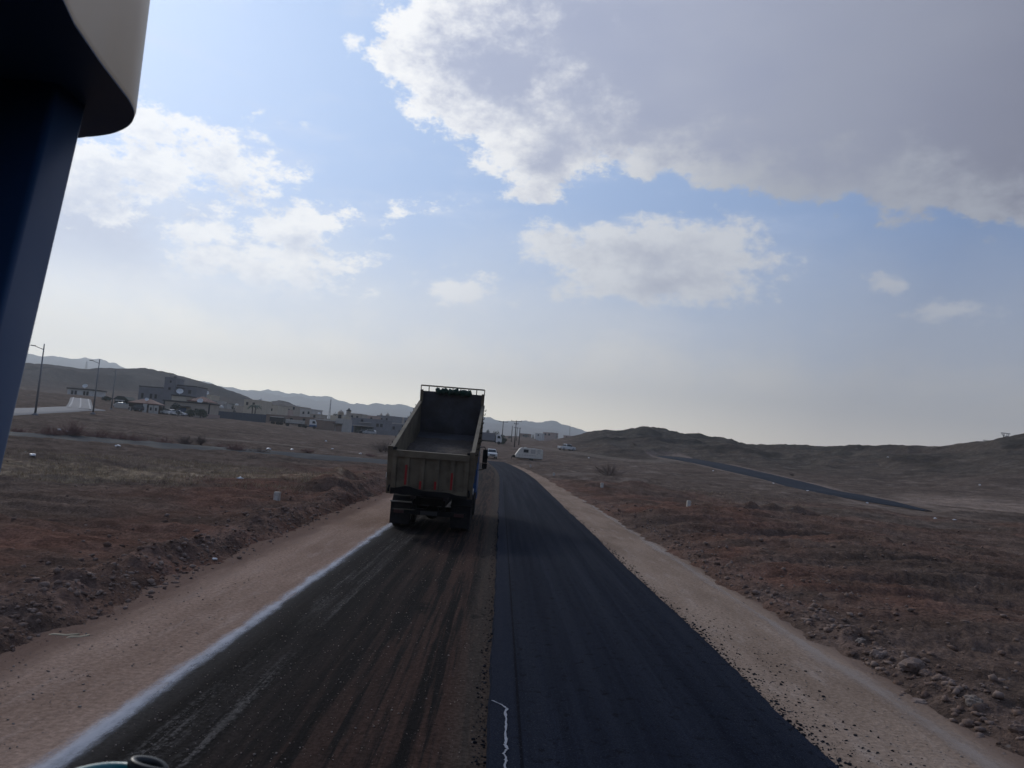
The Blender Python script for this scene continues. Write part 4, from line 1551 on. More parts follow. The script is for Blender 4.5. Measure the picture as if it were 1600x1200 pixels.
class Bldg:
    def __init__(s, name, label, cat, pxl, pxr, pyt, D, D2=None, pyb=650, group=None, hmin=2.4):
        mid = ((pxl + pxr) / 2)
        pl, pr = at(pxl, pyb, D), at(pxr, pyb, D2 or D)
        s.ex, s.ey, s.w = frame_at(pl, pr)
        c = (pl + pr) / 2
        s.zb = min(float(base_z(p.x, p.y)[0]) for p in (pl, pr, c)) - .15
        s.root = empty(name, label, cat, (c.x, c.y, s.zb), atan2(s.ex.y, s.ex.x), group)
        dmid = hypot(c.x, c.y)
        s.h = max(hmin, at(mid, pyt, dmid).z - s.zb)
        s.c, s.D = c, dmid

    def X(s, px, py=640):                  # local x of a photo column on the facade plane
        d = ray(px, py)
        # intersect vertical plane through c with normal ey
        t = (s.c.x * s.ey.x + s.c.y * s.ey.y) / (d[0] * s.ey.x + d[1] * s.ey.y)
        p = Vector((d[0] * t - s.c.x, d[1] * t - s.c.y, 0))
        return p.dot(s.ex), HC + d[2] * t - s.zb

    def block(s, name, x0, x1, y0, y1, z0, z1, m, parent=None):
        return MB().box(x0, x1, y0, y1, z0, z1).build(name, m, parent or s.root)

    def window(s, x, z, w, h, y=0.0, trim=DARKT, name='window', gm=WGLASS):
        f = MB()
        t = min(.10, w * .16)
        for (a, b, c, d) in ((x - w / 2, x - w / 2 + t, z, z + h), (x + w / 2 - t, x + w / 2, z, z + h), (x - w / 2 + t, x + w / 2 - t, z, z + t), (x - w / 2 + t, x + w / 2 - t, z + h - t, z + h)):
            f.box(a, b, y - .09, y - .003, c, d)
        fo = f.build(name, trim, s.root)
        MB().box(x - w / 2 + t, x + w / 2 - t, y - .045, y - .004, z + t, z + h - t).build('pane', gm, fo)

    def parapet(s, x0, x1, y0, y1, z, m, h=.35, t=.22, o=.08):
        p = MB()
        p.box(x0 - o, x1 + o, y0 - o, y0 + t, z + .001, z + h).box(x0 - o, x1 + o, y1 - t, y1 + o, z + .001, z + h)
        p.box(x0 - o, x0 + t, y0 + t, y1 - t, z + .001, z + h - .002).box(x1 - t, x1 + o, y0 + t, y1 - t, z + .001, z + h - .002)
        p.build('parapet', m, s.root)

    def dish(s, x, y, z, r=.9, az=.3):
        r *= .72
        M = Matrix.Translation((x, y, z + r * 1.1)) @ Matrix.Rotation(az, 4, 'Z') @ Matrix.Rotation(radians(52), 4, 'X')
        d = MB()
        prof = [(.001, 0), (r * .4, r * .05), (r * .75, r * .17), (r, r * .32), (r * 1.01, r * .30), (r * .75, r * .13), (.001, -.04)]
        d.lathe(prof, 16, M)
        d.tube([(x, y, z), (x, y, z + r * .95)], .06, 6)
        d.build('satellite_dish', DISH, s.root)

    def tank(s, x, y, z, r=.6, h=1.1, m=None):
        MB().lathe([(.001, 0), (r, 0), (r, h * .8), (r * .7, h * .95), (r * .2, h), (.001, h)], 14, Matrix.Translation((x, y, z))).build('water_tank', m or DISH, s.root)

    def hip(s, x0, x1, y0, y1, z, h, m, o=.4):
        x0, x1, y0, y1 = x0 - o, x1 + o, y0 - o, y1 + o
        i = min(x1 - x0, y1 - y0) / 2 * .9
        vs = [(x0, y0, z), (x1, y0, z), (x1, y1, z), (x0, y1, z), (x0, y0, z + .15), (x1, y0, z + .15), (x1, y1, z + .15), (x0, y1, z + .15),
              (x0 + i, (y0 + y1) / 2, z + h), (x1 - i, (y0 + y1) / 2, z + h)]
        MB().raw(vs, [(3, 2, 1, 0), (0, 1, 5, 4), (1, 2, 6, 5), (2, 3, 7, 6), (3, 0, 4, 7), (4, 5, 9, 8), (5, 6, 9), (6, 7, 8, 9), (7, 4, 8)]).build('roof', m, s.root)


def villa():
    b = Bldg('villa', 'tall grey flat roofed villa with a square stair tower, below the dark hill', 'house', 212, 302, 607, 258, 252)
    xa, _ = b.X(259, 600)
    xb, _ = b.X(276, 600)
    w = b.w / 2
    zt = b.X(268, 592)[1]
    zw = b.X(290, 603.5)[1]
    b.block('wall', -w, xa - .003, 0, 11, 0, b.h, GREYW)
    b.parapet(-w, xa - .1, 0, 11, b.h, DARKT, .3)
    b.block('tower', xa, xb, -1.2, 6, 0, zt, GREYW)
    b.parapet(xa, xb, -1.2, 6, zt, GREYW, .4)
    b.block('wing', xb + .003, w, .4, 10, 0, zw, GREYW)
    b.parapet(xb + .1, w, .4, 10, zw, DARKT, .3)
    for px, y0, y1 in ((222, 622, 614), (235.5, 622.5, 615), (243, 623, 616)):
        x, z0 = b.X(px, y0)
        z1 = b.X(px, y1)[1]
        b.window(x, z0, .75, z1 - z0)
    for px, y0, y1, w_ in ((269, 598.5, 595, .55), (267, 609.5, 605.5, .75)):
        x, z0 = b.X(px, y0)
        b.window(x, z0, w_, b.X(px, y1)[1] - z0, -1.2)
    x, z0 = b.X(281, 614)
    b.window(x, z0, .9, 1.2, .4)
    MB().box(x - 1.2, x + 1.2, -.2, .398, z0 + 1.45, z0 + 1.6).build('canopy_slab', DARKT, b.root)
    x, z0 = b.X(295.5, 615)
    b.window(x, z0, .9, 1.1, .4)
    b.tank((xa + xb) / 2 + .5, 1.5, zt + .01, .5, 1.1, paint('dark_tank', (.05, .055, .06), .6))
    MB().tube([((xa + xb) / 2 - .6, 0, zt), ((xa + xb) / 2 - .6, 0, zt + 1.8)], .06, 6).build('aerial', DARKT, b.root)
    x = b.X(208, 620)[0]
    # front house
    b = Bldg('house', 'long beige single storey house with dark cornice and red hipped roof behind', 'house', 248, 327, 629, 236, 230)
    w = b.w / 2
    xs = b.X(255.5, 630)[0]
    z2 = b.X(262, 616.5)[1]
    b.block('wall', xs, w, 0, 6, 0, b.h, BEIGEW)
    MB().box(xs - .25, w + .25, -.25, 6.25, b.h + .001, b.h + .40).build('cornice', DARKT, b.root)
    for xx in (xs + .25, w - .25):
        MB().box(xx - .18, xx + .18, -.16, -.003, 0, b.h).build('pilaster', DARKT, b.root)
    xe = b.X(274, 618)[0]
    b.block('back_wall', -w, xe, 6.4, 13, 0, z2, CREAMW)
    MB().box(-w - .2, xe + .2, 6.2, 13.2, z2 + .001, z2 + .35).build('cornice', DARKT, b.root)
    b.block('rear_wing', xe + .3, b.X(309, 620)[0], 7.4, 14, 0, b.X(290, 625)[1], BEIGEW)
    b.hip(xe + .6, b.X(306, 620)[0], 7.4, 14, b.X(290, 625)[1] + .003, 1.7, ROOFR)
    b.dish(b.X(258.5, 615)[0], 8.5, z2 + .3, 1.35, .4)
    b.dish(b.X(297, 620)[0], 6.8, b.h, 1.15, .2)
    xd = b.X(284, 645)[0]
    MB().box(xd - 1.2, xd + 1.2, -.12, -.003, 0, 2.5).build('door', BLUED, b.root)
    MB().box(xd - 1.9, xd + 2.4, -1.5, -.003, 2.75, 2.95).build('door_canopy', DARKT, b.root)
    for px in (307, 317):
        b.window(b.X(px, 640)[0], 1.3, .9, 1.2)
    # pavilion with red roof
    b = Bldg('pavilion', 'open garden pavilion with red tiled roof in front of the grey villa', 'pavilion', 201, 243, 631, 222, 220)
    w = b.w / 2
    b.block('back_wall', -w, w, 5, 5.3, 0, b.h - .2, BROWNW)
    b.block('fascia', -w - .2, w + .2, -.2, -.02, b.h - .95, b.h - .05, DARKT)
    b.hip(-w, w, 0, 5.3, b.h, 1.35, ROOFR, .5)
    for f in (0, .24, .5):
        x = -w + .2 + f * b.w
        MB().box(x - .17, x + .17, 0, .34, 0, b.h - .96).build('column', PALEW if f == 0 else BROWNW, b.root)
    x0, x1 = b.X(224.5, 640)[0], b.X(230.5, 640)[0]
    MB().box(x0, x1, -.9, -.6, 0, 2.4).build('screen_panel', WHITEW, b.root)
    for px in (236.5, 244.5):
        x = b.X(px, 640)[0]
        MB().box(x - .55, x + .55, -.5, -.15, 0, 2.2).build('pillar', PALEW, b.root)
        MB().box(x - .22, x + .22, -.55, -.503, .8, 1.6).build('pillar_niche', DARKT, b.root)
    b.dish(b.X(226.5, 630)[0], 1.0, b.h + .6, .7, .3)
    # shed at left
    b = Bldg('shed', 'dark low shed with a white front edge, left of the red roofed pavilion', 'shed', 176, 197, 627, 235, 233)
    w = b.w / 2
    DG = paint('dark_green_sheet', (.018, .028, .026), .7, .2, 1)
    b.block('back_wall', -w, w, 3.5, 3.7, 0, b.h, DG)
    for x in (-w, w - .25):
        b.block('side_wall', x, x + .25, 0, 3.49, 0, b.h, DG)
    MB().prism([(-w - .4, b.h), (w + .4, b.h), (w * .5, b.h + 1.0), (-w * .5, b.h + 1.0)], -.4, 4, 'y').build('roof', DG, b.root)
    MB().box(b.X(181, 630)[0], b.X(195.5, 630)[0], -.5, -.41, b.h - .35, b.h - .05).build('white_edge', WHITEW, b.root)
    MB().box(-.9, .8, 1.0, 1.6, 0, 1.1).build('counter', PALEW, b.root)
    b = Bldg('gatehouse', 'small whitewashed building with a roof dome where the pale road ends', 'building', 104, 146, 615.5, 305, 300, 622)
    w = b.w / 2
    b.block('wall', -w, w, 0, 7, 0, b.h, WHITEW)
    MB().box(-w - .3, w + .3, -.3, 7.3, b.h + .001, b.h + .45).build('roof', DARKT, b.root)
    for px in (112, 117.5, 131, 136):
        b.window(b.X(px, 620)[0], .6, .8, 1.4)
    b.dish(b.X(126.5, 612)[0], 2, b.h + .4, 1.2, .2)


villa()


def simple(label, pxl, pxr, pyt, D, D2=None, dep=8, m=CREAMW, wins=(), par=None, dishes=(), tanks=(), name='house', cat='house', pyb=650, extra=None, group=None):
    b = Bldg(name, label, cat, pxl, pxr, pyt, D, D2, pyb, group)
    w = b.w / 2
    b.block('wall', -w, w, 0, dep, 0, b.h, m)
    b.parapet(-w, w, 0, dep, b.h, par or m, .3)
    for (px, py, ww, hh) in wins:
        x, z = b.X(px, py)
        b.window(x, max(.3, min(z, b.h - hh - .1)), ww, hh)
    for (px, r) in dishes:
        b.dish(b.X(px, 620)[0], 1.6, b.h, r)
    for px in tanks:
        b.tank(b.X(px, 640)[0], 2.5, b.h)
    if extra:
        extra(b)
    return b


def minaret(px0, px1, pyt, capm):
    def f(b):
        x0, x1 = b.X(px0, 645)[0], b.X(px1, 645)[0]
        z = b.X((px0 + px1) / 2, pyt)[1]
        r = (x1 - x0) / 2
        MB().box(x0, x1, 1, 1 + 2 * r, b.h + .002, z - .8).build('roof_turret', BEIGEW, b.root)
        MB().lathe([(r * 1.5, 0), (r * 1.5, .25), (r * .9, .6), (r * .4, 1.1), (.001, 1.3)], 8, Matrix.Translation(((x0 + x1) / 2, 1 + r, z - .79))).build('turret_cap', capm, b.root)
    return f


simple('small cream block with a white dish beside the long beige house', 305, 326, 617.5, 285, 283, 7, CREAMW, [(311, 622, .9, 1.1)], dishes=[(311, 1.0), (319, 1.1)])
simple('plain pale block just right of the long beige house', 311, 337, 626, 272, 270, 8, PALEW, [(322, 634, .9, 1.1)])
simple('low pale store with grey shutters right of the plain pale block', 338, 353, 631.5, 276, 275, 6, PALEW, [(345, 639, 1.0, .9)])
simple('cream two storey house behind the blue grey perimeter wall', 379, 405, 625.5, 300, 297, 9, CREAMW, [(386, 633, .9, 1.2), (396, 634, .9, 1.2)], tanks=[400])
simple('pale yellow house with a flat roof right of the cream two storey house', 406, 432, 633, 322, 318, 8, CREAMW, [(412, 641, .9, 1.0), (424, 642, .9, 1.0)], par=BEIGEW)
simple('grey beige house with a small roof room in the middle of the town', 446, 468, 635.5, 372, 368, 9, BEIGEW, [(451, 643, 1, 1.2), (459, 640, 1, 1.2)], tanks=[460])
simple('low beige house with two windows just right of the roof room house', 468, 487, 639.5, 366, 362, 8, PALEW, [(474, 647, 1, 1.2), (482, 647, 1, 1.2)])
simple('long low brown block building behind the parked trailers', 416, 494, 651, 290, 282, 7, BROWNW, [(440, 657, 1, .9), (455, 657, 1, .9), (475, 658, 1, .9)], name='warehouse', cat='warehouse')


def brownyard():
    b = Bldg('house', 'brown block house with a pale flat roof edge beside the white truck cab', 'house', 494, 536, 658, 262, 258)
    w = b.w / 2
    xm = b.X(523, 665)[0]
    b.block('wall', -w, xm - .003, 0, 7, 0, b.h, BROWNW)
    MB().prism([(-w - .3, b.h + .25), (xm, b.h + .002), (xm, b.h + .25), (-w - .3, b.h + .55)], -.3, 7.3, 'y').build('roof_edge', PALEW, b.root)
    b.block('rear_wall', b.X(498, 650)[0], b.X(519, 650)[0], 9, 16, 0, b.X(508, 647)[1], CREAMW)
    b.block('upper_wall', xm, w, .2, 8, 0, b.X(527, 653.5)[1], PALEW)
    MB().box(xm + .4, w - .2, -.05, .197, 0, 2.5).build('door', BROWNW, b.root)
    x = b.X(513, 652)[0]
    z = b.X(513, 652)[1]
    b.window(x, z, 1.2, 1.4, 9)
    z = b.X(508, 647)[1]
    x = b.X(511, 645)[0]
    MB().lathe([(1.0, 0), (1.0, 1.0), (1.15, 1.05), (.8, 1.6), (.3, 1.9), (.001, 2.2)], 10, Matrix.Translation((x, 11, z + .002))).build('roof_dome', BEIGEW, b.root)
    MB().box(xm - .2, w + .2, -1.2, .19, 2.7, 2.85).build('door_canopy', DARKT, b.root)


brownyard()


def greyhouse():
    b = Bldg('house', 'grey house with a blue steel gate and a flat carport over parked cars', 'house', 537, 600, 655, 290, 284)
    w = b.w / 2
    b.block('wall', -w, w, 0, 9, 0, b.h, GREYW)
    b.parapet(-w, w, 0, 9, b.h, GREYW, .35)
    x0, x1 = b.X(541, 670)[0], b.X(552, 670)[0]
    for k in range(4):
        a = x0 + (x1 - x0) * k / 4
        MB().box(a + .02, a + (x1 - x0) / 4 - .02, -.14, -.003, .05, 3.0).build('gate_leaf', BLUED, b.root)
    c0, c1 = b.X(553, 670)[0], b.X(583, 670)[0]
    MB().box(c0, c1, -5, -.004, 2.75, 2.95).build('carport_roof', PALEW, b.root)
    for k in range(4):
        x = c0 + .15 + (c1 - c0 - .3) * k / 3
        MB().box(x - .08, x + .08, -4.9, -4.74, 0, 2.749).build('carport_post', DARKT, b.root)
    MB().box(c0 + .3, c1 - .3, -.06, -.005, .1, 2.5).build('carport_back_panel', paint('dark_panel', (.012, .028, .022), .9, .3, 3), b.root)  # dark green panel across the wall behind the carport
    x = b.X(572, 660)[0]
    MB().box(x - 2.4, x + 2.2, -1.0, -.004, b.h - 1.3, b.h - 1.12).build('balcony_slab', PALEW, b.root)
    for px in (565, 590, 596):
        b.window(b.X(px, 664)[0], b.h - 2.4 if px > 580 else b.h - 1.0, 1.0, .9 if px < 580 else 1.2)
    b = Bldg('garden_wall', 'low grey wall with dark panels and end pillar right of the parked cars', 'wall', 586, 620, 670, 279, 274, 680, hmin=1.6)
    w = b.w / 2
    for k in range(5):
        a = -w + b.w * k / 5
        MB().box(a, a + .35, -.05, .35, 0, 2.3).build('pillar', GREYW, b.root)
        MB().box(a + .352, a + b.w / 5 - .002, .05, .2, 0, 1.9).build('wall_panel', GREYW, b.root)


greyhouse()
simple('grey annexe with a long flat roof partly behind the truck', 600, 634, 662, 300, 296, 8, GREYW, [(606, 670, 1, 1.2), (615, 671, 1, 1.2)], par=PALEW)
simple('beige house with a dark capped turret behind the grey house', 541, 566, 647, 335, 333, 8, BEIGEW, [(550, 653, .9, 1.1), (558, 654, .9, 1.1)], extra=minaret(540, 545.5, 639, DARKT))
simple('pale house with red shutters right of the turret house', 562, 589, 650, 350, 348, 8, PINKW, [(571, 655, 1, 1.1), (580, 656, 1, 1.1)])
simple('grey house with two small roof turrets near the truck', 589, 618, 650.5, 390, 386, 9, GREYW, [(596, 657, 1, 1.2), (604, 657, 1, 1.2)], extra=lambda b: (minaret(592.5, 595.5, 646.5, BEIGEW)(b), minaret(602, 606, 646, BEIGEW)(b)))
simple('small grey block almost hidden behind the truck bed', 632, 645, 653.5, 400, 398, 7, GREYW, [(636, 660, 1, 1.1)])
for (a, b_, yt, D, m_, w_, lab) in ((354, 368, 634, 330, BEIGEW, (360,), 'small beige house in the gap right of the grey shuttered store'), (366, 380, 637, 350, PALEW, (371,), 'small pale house between the dark round tree and the cream two storey house'),
                                  (430, 446, 640, 345, PINKW, (436, 442), 'pinkish house right of the pale yellow house'), (484, 500, 648, 330, BEIGEW, (491,), 'beige block behind the white truck cab'),
                                  (520, 541, 648, 420, PALEW, (533,), 'distant pale house behind the bushy green trees'), (617, 634, 652.5, 430, BEIGEW, (625,), 'distant beige house left of the small grey block'),
                                  (328, 342, 638, 262, BEIGEW, (334,), 'tiny beige annexe at the right end of the long beige house'), (470, 482, 644, 420, PINKW, (476,), 'distant pinkish house peeping over the low beige house')):
    simple(lab, a, b_, yt, D, D - 2, 7, m_, [(q, yt + 4.5, .9, 1.1) for q in w_], tanks=[(a + b_) / 2 + 3] if D < 340 else [])
# right of the truck, far away
simple('long pinkish far building above the caravan', 848, 864, 676, 640, 636, 10, PINKW, [(852, 680, 1.5, 1.6), (858, 680.5, 1.5, 1.6)], pyb=684)
simple('tiny white far shed left of the pinkish building', 836, 846, 677.5, 610, 608, 6, WHITEW, [(841, 681, 1.2, 1.2)], pyb=684, name='shed', cat='shed')
simple('pinkish low far shed by the foot of the dark hill', 880, 891, 681, 560, 556, 6, PINKW, [(885, 684, 1.2, 1.0)], pyb=688, name='shed', cat='shed')
simple('brown low far block between the utility poles', 812, 826, 678, 590, 588, 7, BROWNW, [(818, 682, 1.2, 1.2)], pyb=685, name='shed', cat='shed')


def fences():
    # blue grey sheet wall, panel by panel
    a, c = at(327, 650, 246), at(416, 652, 262)
    ex, ey, w = frame_at(a, c)
    root = empty('perimeter_wall', 'long blue grey sheet metal wall right of the beige house', 'wall', ((a.x + c.x) / 2, (a.y + c.y) / 2, 0), atan2(ex.y, ex.x))
    n = 22
    for k in range(n):
        x0 = -w / 2 + w * k / n
        p = a.lerp(c, (k + .5) / n)
        zb = float(base_z(p.x, p.y)[0]) - .3
        zt = at(327 + 89 * (k + .5) / n, 641 + 7.0 * (k + .5) / n, hypot(p.x, p.y)).z
        MB().box(x0 + .03, x0 + w / n - .03, 0, .06, zb, zt).build('sheet_panel', BLUEG, root)
        MB().box(x0 - .06, x0 + .06, .07, .17, zb, zt + .05).build('post', DARKT, root)
    a, c = at(319, 655, 228), at(343, 656, 231)
    ex, ey, w = frame_at(a, c)
    zb = float(base_z(a.x, a.y)[0]) - .2
    root = empty('low_wall', 'low tan block wall before the blue grey sheet wall', 'wall', ((a.x + c.x) / 2, (a.y + c.y) / 2, zb), atan2(ex.y, ex.x))
    for k in range(6):
        MB().box(-w / 2 + w * k / 6, -w / 2 + w * (k + 1) / 6 - .03, 0, .3, 0, 1.25).build('wall_section', PINKW, root)
    a, c = at(178, 641, 228), at(201, 643, 224)
    ex, ey, w = frame_at(a, c)
    zb = float(base_z(a.x, a.y)[0]) - .2
    root = empty('low_wall', 'low pale wall in front of the dark shed', 'wall', ((a.x + c.x) / 2, (a.y + c.y) / 2, zb), atan2(ex.y, ex.x))
    for k in range(4):
        MB().box(-w / 2 + w * k / 4, -w / 2 + w * (k + 1) / 4 - .03, 0, .25, 0, 1.1).build('wall_section', PALEW, root)


fences()


# ------------------------------------------------------------------ vehicles
PAINTW = paint('white_vehicle_paint', (.62, .62, .61), .3, .04, 1, spec=.5, dirt=.15, dirtc=(.35, .31, .27))
PAINTS = paint('silver_vehicle_paint', (.40, .42, .44), .3, .05, 1, metal=.3)
PAINTD = paint('dark_vehicle_paint', (.03, .035, .045), .3, .1, 1)
LAMPG = paint('lamp_glass', (.6, .6, .58), .15)
LAMPR = paint('lamp_dark_red', (.10, .012, .012), .3)
SMALLT = paint('tyre_plain', (.015, .015, .015), .9)


def small_wheel(root, x, y, r, w, s):
    M = Matrix.Translation((x, y, r)) @ Matrix.Rotation(pi / 2, 4, 'Y')
    t = MB().lathe([(.001, -w / 2), (r * .85, -w / 2), (r, -w / 2 * .7), (r, w / 2 * .7), (r * .85, w / 2), (.001, w / 2)], 16, M).build('wheel', SMALLT, root)
    M2 = Matrix.Translation((x + s * (w / 2 + .003), y, r)) @ Matrix.Rotation(pi / 2, 4, 'Y')
    MB().lathe([(.001, s * .012), (r * .55, s * .012), (r * .6, 0), (.001, 0)], 12, M2).build('rim', paint('alloy', (.35, .35, .36), .35, metal=.6), t)


def car(label, loc, rz, paintm, kind='saloon', name='car', group=None):
    """nose towards +y"""
    root = empty(name, label, 'pickup' if kind == 'pickup' else 'car', loc, rz, group)
    L, Wd = (5.3, 1.85) if kind == 'pickup' else (4.6, 1.8)
    h = L / 2
    gh = .78 if kind == 'pickup' else .70
    if kind == 'pickup':
        low = [(-h, .55), (-h, 1.08), (h - .55, 1.12), (h - .05, 1.0), (h, .85), (h, .45), (h - .3, .38), (-h + .2, .42)]
        cab = [(-.75, 1.085), (-.65, 1.75), (-.4, 1.80), (.75, 1.80), (1.0, 1.75), (1.62, 1.10)]
    elif kind == 'suv':
        low = [(-h, .45), (-h, 1.02), (h - .9, 1.02), (h - .1, .86), (h, .7), (h, .38), (h - .3, .30), (-h + .2, .32)]
        cab = [(-h + .05, 1.025), (-h + .35, 1.60), (-h + .7, 1.70), (.35, 1.68), (.6, 1.62), (1.35, 1.025)]
    else:
        low = [(-h, .45), (-h, .92), (-h + .5, .96), (h - 1.1, .92), (h - .1, .76), (h, .62), (h, .34), (h - .3, .26), (-h + .2, .28)]
        cab = [(-1.7, .955), (-1.1, 1.38), (-.8, 1.43), (.2, 1.42), (.45, 1.36), (1.15, .935)]
    body = MB().prism(low, -Wd / 2, Wd / 2, 'x').build('body', paintm, root, .06, 3)
    # cabin tapers inwards: top narrower
    cw = Wd / 2 - .05
    zlo, zhi = min(z for y, z in cab), max(z for y, z in cab)
    vs = []
    for s in (-1, 1):
        for y, z in cab:
            vs.append((s * (cw - .17 * (z - zlo) / (zhi - zlo)), y, z))
    n = len(cab)
    fs = [tuple(range(n)), tuple(range(2 * n - 1, n - 1, -1))] + [(i, (i + 1) % n, n + (i + 1) % n, n + i) for i in range(n)]
    cb = MB().raw(vs, fs).build('cabin', paintm, root, .05, 2)
    ym, zm = (cab[0][0] + cab[-1][0]) / 2, zlo

    def inset(k, grow):
        return [(ym + (y - ym) * k, zm + .07 + (z - zm) * .84) for y, z in cab]
    for s in (-1, 1):
        v2 = []
        for y, z in inset(.86, 0):
            xx = cw - .17 * (z - zlo) / (zhi - zlo)
            v2 += [(s * (xx + .012), y, z)]
        v3 = [(x - s * .03, y, z) for x, y, z in v2]
        MB().raw(v2 + v3, [tuple(range(n)), tuple(range(2 * n - 1, n - 1, -1))] + [(i, (i + 1) % n, n + (i + 1) % n, n + i) for i in range(n)]).build('side_window', CARGLASS, root)

    def screen(y0, z0, y1, z1, nm, out):
        t0, t1 = .12, .88
        a = (y0 + (y1 - y0) * t0, z0 + (z1 - z0) * t0)
        b_ = (y0 + (y1 - y0) * t1, z0 + (z1 - z0) * t1)
        xa = (cw - .17 * (a[1] - zlo) / (zhi - zlo)) * .90
        xb = (cw - .17 * (b_[1] - zlo) / (zhi - zlo)) * .90
        o = Vector((0, out, .012))
        vs = [Vector((-xa, *a)) + o, Vector((xa, *a)) + o, Vector((xb, *b_)) + o, Vector((-xb, *b_)) + o]
        vs += [v - o * 2.5 for v in vs]
        MB().raw(vs, [(0, 1, 2, 3), (7, 6, 5, 4), (0, 4, 5, 1), (1, 5, 6, 2), (2, 6, 7, 3), (3, 7, 4, 0)]).build(nm, CARGLASS, root)
    screen(cab[-1][0], cab[-1][1], cab[-2][0], cab[-2][1], 'windscreen', .02)
    screen(cab[0][0], cab[0][1], cab[1][0], cab[1][1], 'rear_window', -.02)
    for s in (-1, 1):
        MB().box(s * (Wd / 2 - .24) - .18, s * (Wd / 2 - .24) + .18, h - .06, h + .012, low[3][1] - .30, low[3][1] - .10).build('headlight', LAMPG, body)
        MB().box(s * (Wd / 2 - .16) - .12, s * (Wd / 2 - .16) + .12, -h - .012, -h + .05, .72, .90).build('tail_light', LAMPR, body)
        MB().box(s * (Wd / 2 + .10) - .09, s * (Wd / 2 + .10) + .09, .85, .97, zlo + .02, zlo + .2).build('mirror', paintm if kind != 'pickup' else BLACKS, root)
    MB().box(-Wd * .30, Wd * .30, h - .04, h + .010, .55, .78).build('grille', BLACKS, body)
    r = .38 if kind == 'pickup' else .33
    for s in (-1, 1):
        for y in (-h + .95, h - .9):
            small_wheel(root, s * (Wd / 2 - .10), y, r, .22, s)
    return root


def on(px, py, D=None):
    p = hit(px, py) if D is None else at(px, py, D)
    return Vector((p.x, p.y, float(base_z(p.x, p.y)[0])))


p = at(767, 717, 146)
car('white pickup facing the camera on the new road beyond the dump truck', (p.x, p.y, max(float(base_z(p.x, p.y)[0]), road_z(p.y) + .02)), pi + .10, PAINTW, 'pickup', 'pickup')
p = on(885, 704, 215)
car('white pickup parked sideways at the foot of the dark hill', p, radians(-55), PAINTW, 'pickup', 'pickup')
p = on(577, 679, 270)
car('silver white car parked in front of the grey house with carport', p, radians(82), PAINTS, 'suv')
p = on(567, 678, 276)
car('dark car half hidden behind the silver white car', p, radians(85), PAINTD, 'saloon')
p = on(264, 649, 221)
car('white car parked under the beige house, left of its neighbour', p, radians(70), PAINTW, 'saloon')
p = on(277, 651, 219)
car('white saloon car parked right of another white car by the bushes', p, radians(-80), PAINTW, 'saloon')
p = on(188, 640, 231)
car('pale car standing inside the dark shed', p, pi, PAINTS, 'saloon')
p = on(212, 645.5, 221)
car('dark car parked under the red pavilion roof', p + Vector((0, .8, 0)), radians(75), PAINTD, 'suv')


def caravan():
    p = on(826, 725.5, 150)
    d = Vector((p.x, p.y, 0)).normalized()
    root = empty('caravan', 'white touring caravan with a rounded nose parked on the plain right of the road', 'caravan', p, atan2(-d.x, d.y) + .10)
    h = 2.42
    L = 5.4
    x0 = -L / 2
    prof = [(x0 + .12, .42), (x0, .70), (x0 + .03, 1.0), (x0 + .55, h - .55), (x0 + .8, h - .18), (x0 + 1.15, h), (x0 + 3.6, h + .02), (x0 + L - .25, h - .10), (x0 + L - .04, h - .32), (x0 + L, .62), (x0 + L - .12, .42)]
    CARA = paint('caravan_shell', (.60, .56, .49), .5, .05, 1.5, dirt=.3, dirtc=(.24, .20, .16))
    b = MB().prism(prof, 0, 2.2, 'y').build('body', CARA, root, .10, 3)
    for (a, c, z0, z1, nm, m) in ((x0 + 1.55, x0 + 2.45, 1.55, 2.10, 'window', WGLASS), (x0 + 3.05, x0 + 3.75, 1.50, 2.05, 'window', PALEW), (x0 + 4.4, x0 + 4.72, 1.62, 2.08, 'window', WGLASS)):
        fr = MB()
        t = .05
        for (q0, q1, r0, r1) in ((a - t, a, z0 - t, z1 + t), (c, c + t, z0 - t, z1 + t), (a, c, z0 - t, z0), (a, c, z1, z1 + t)):
            fr.box(q0, q1, -.03, -.001, r0, r1)
        f = fr.build(nm, GREYP, root)
        MB().box(a, c, -.018, -.002, z0, z1).build('pane', m, f)
    dr = MB().box(x0 + 4.15, x0 + 4.95, -.022, -.001, .62, 2.35).build('door', CARA, root, .02)
    MB().box(x0 + 4.25, x0 + 4.30, -.05, -.023, 1.3, 1.42).build('handle', BLACKS, dr)
    st = MB()
    for k in range(9):
        st.box(x0 + .7 + k * .5, x0 + .98 + k * .5, -.012, -.001, .96 + .02 * (k % 2), 1.02 + .02 * (k % 2))
    st.build('stripe', paint('faded_stripe', (.16, .12, .10), .6), b)
    MB().box(x0 + .25, x0 + L - .2, .05, 2.15, .30, .425).build('undercarriage', BLACKS, root)
    M = Matrix.Translation((x0 + 3.2, .12, .33)) @ rotx(pi / 2)
    for yy in (.12, 2.08):
        MB().lathe([(.001, -.09), (.28, -.09), (.33, -.06), (.33, .06), (.28, .09), (.001, .09)], 16, Matrix.Translation((x0 + 3.2, yy, .33)) @ rotx(pi / 2)).build('wheel', SMALLT, root)
    db = MB()
    db.tube([(x0 + .3, .5, .42), (x0 - .75, 1.1, .45)], .05, 6).tube([(x0 + .3, 1.7, .42), (x0 - .75, 1.1, .45)], .05, 6).tube([(x0 - .7, 1.1, 0), (x0 - .7, 1.1, .7)], .045, 6)
    db.build('drawbar', BLACKS, root)
    MB().box(x0 - .55, x0 + .02, .75, 1.45, .48, .85).build('gas_box', BLACKS, root, .04)
    MB().box(x0 + 1.7, x0 + 2.2, .9, 1.4, h - .01, h + .16).build('roof_hatch', CARA, root, .03)


caravan()


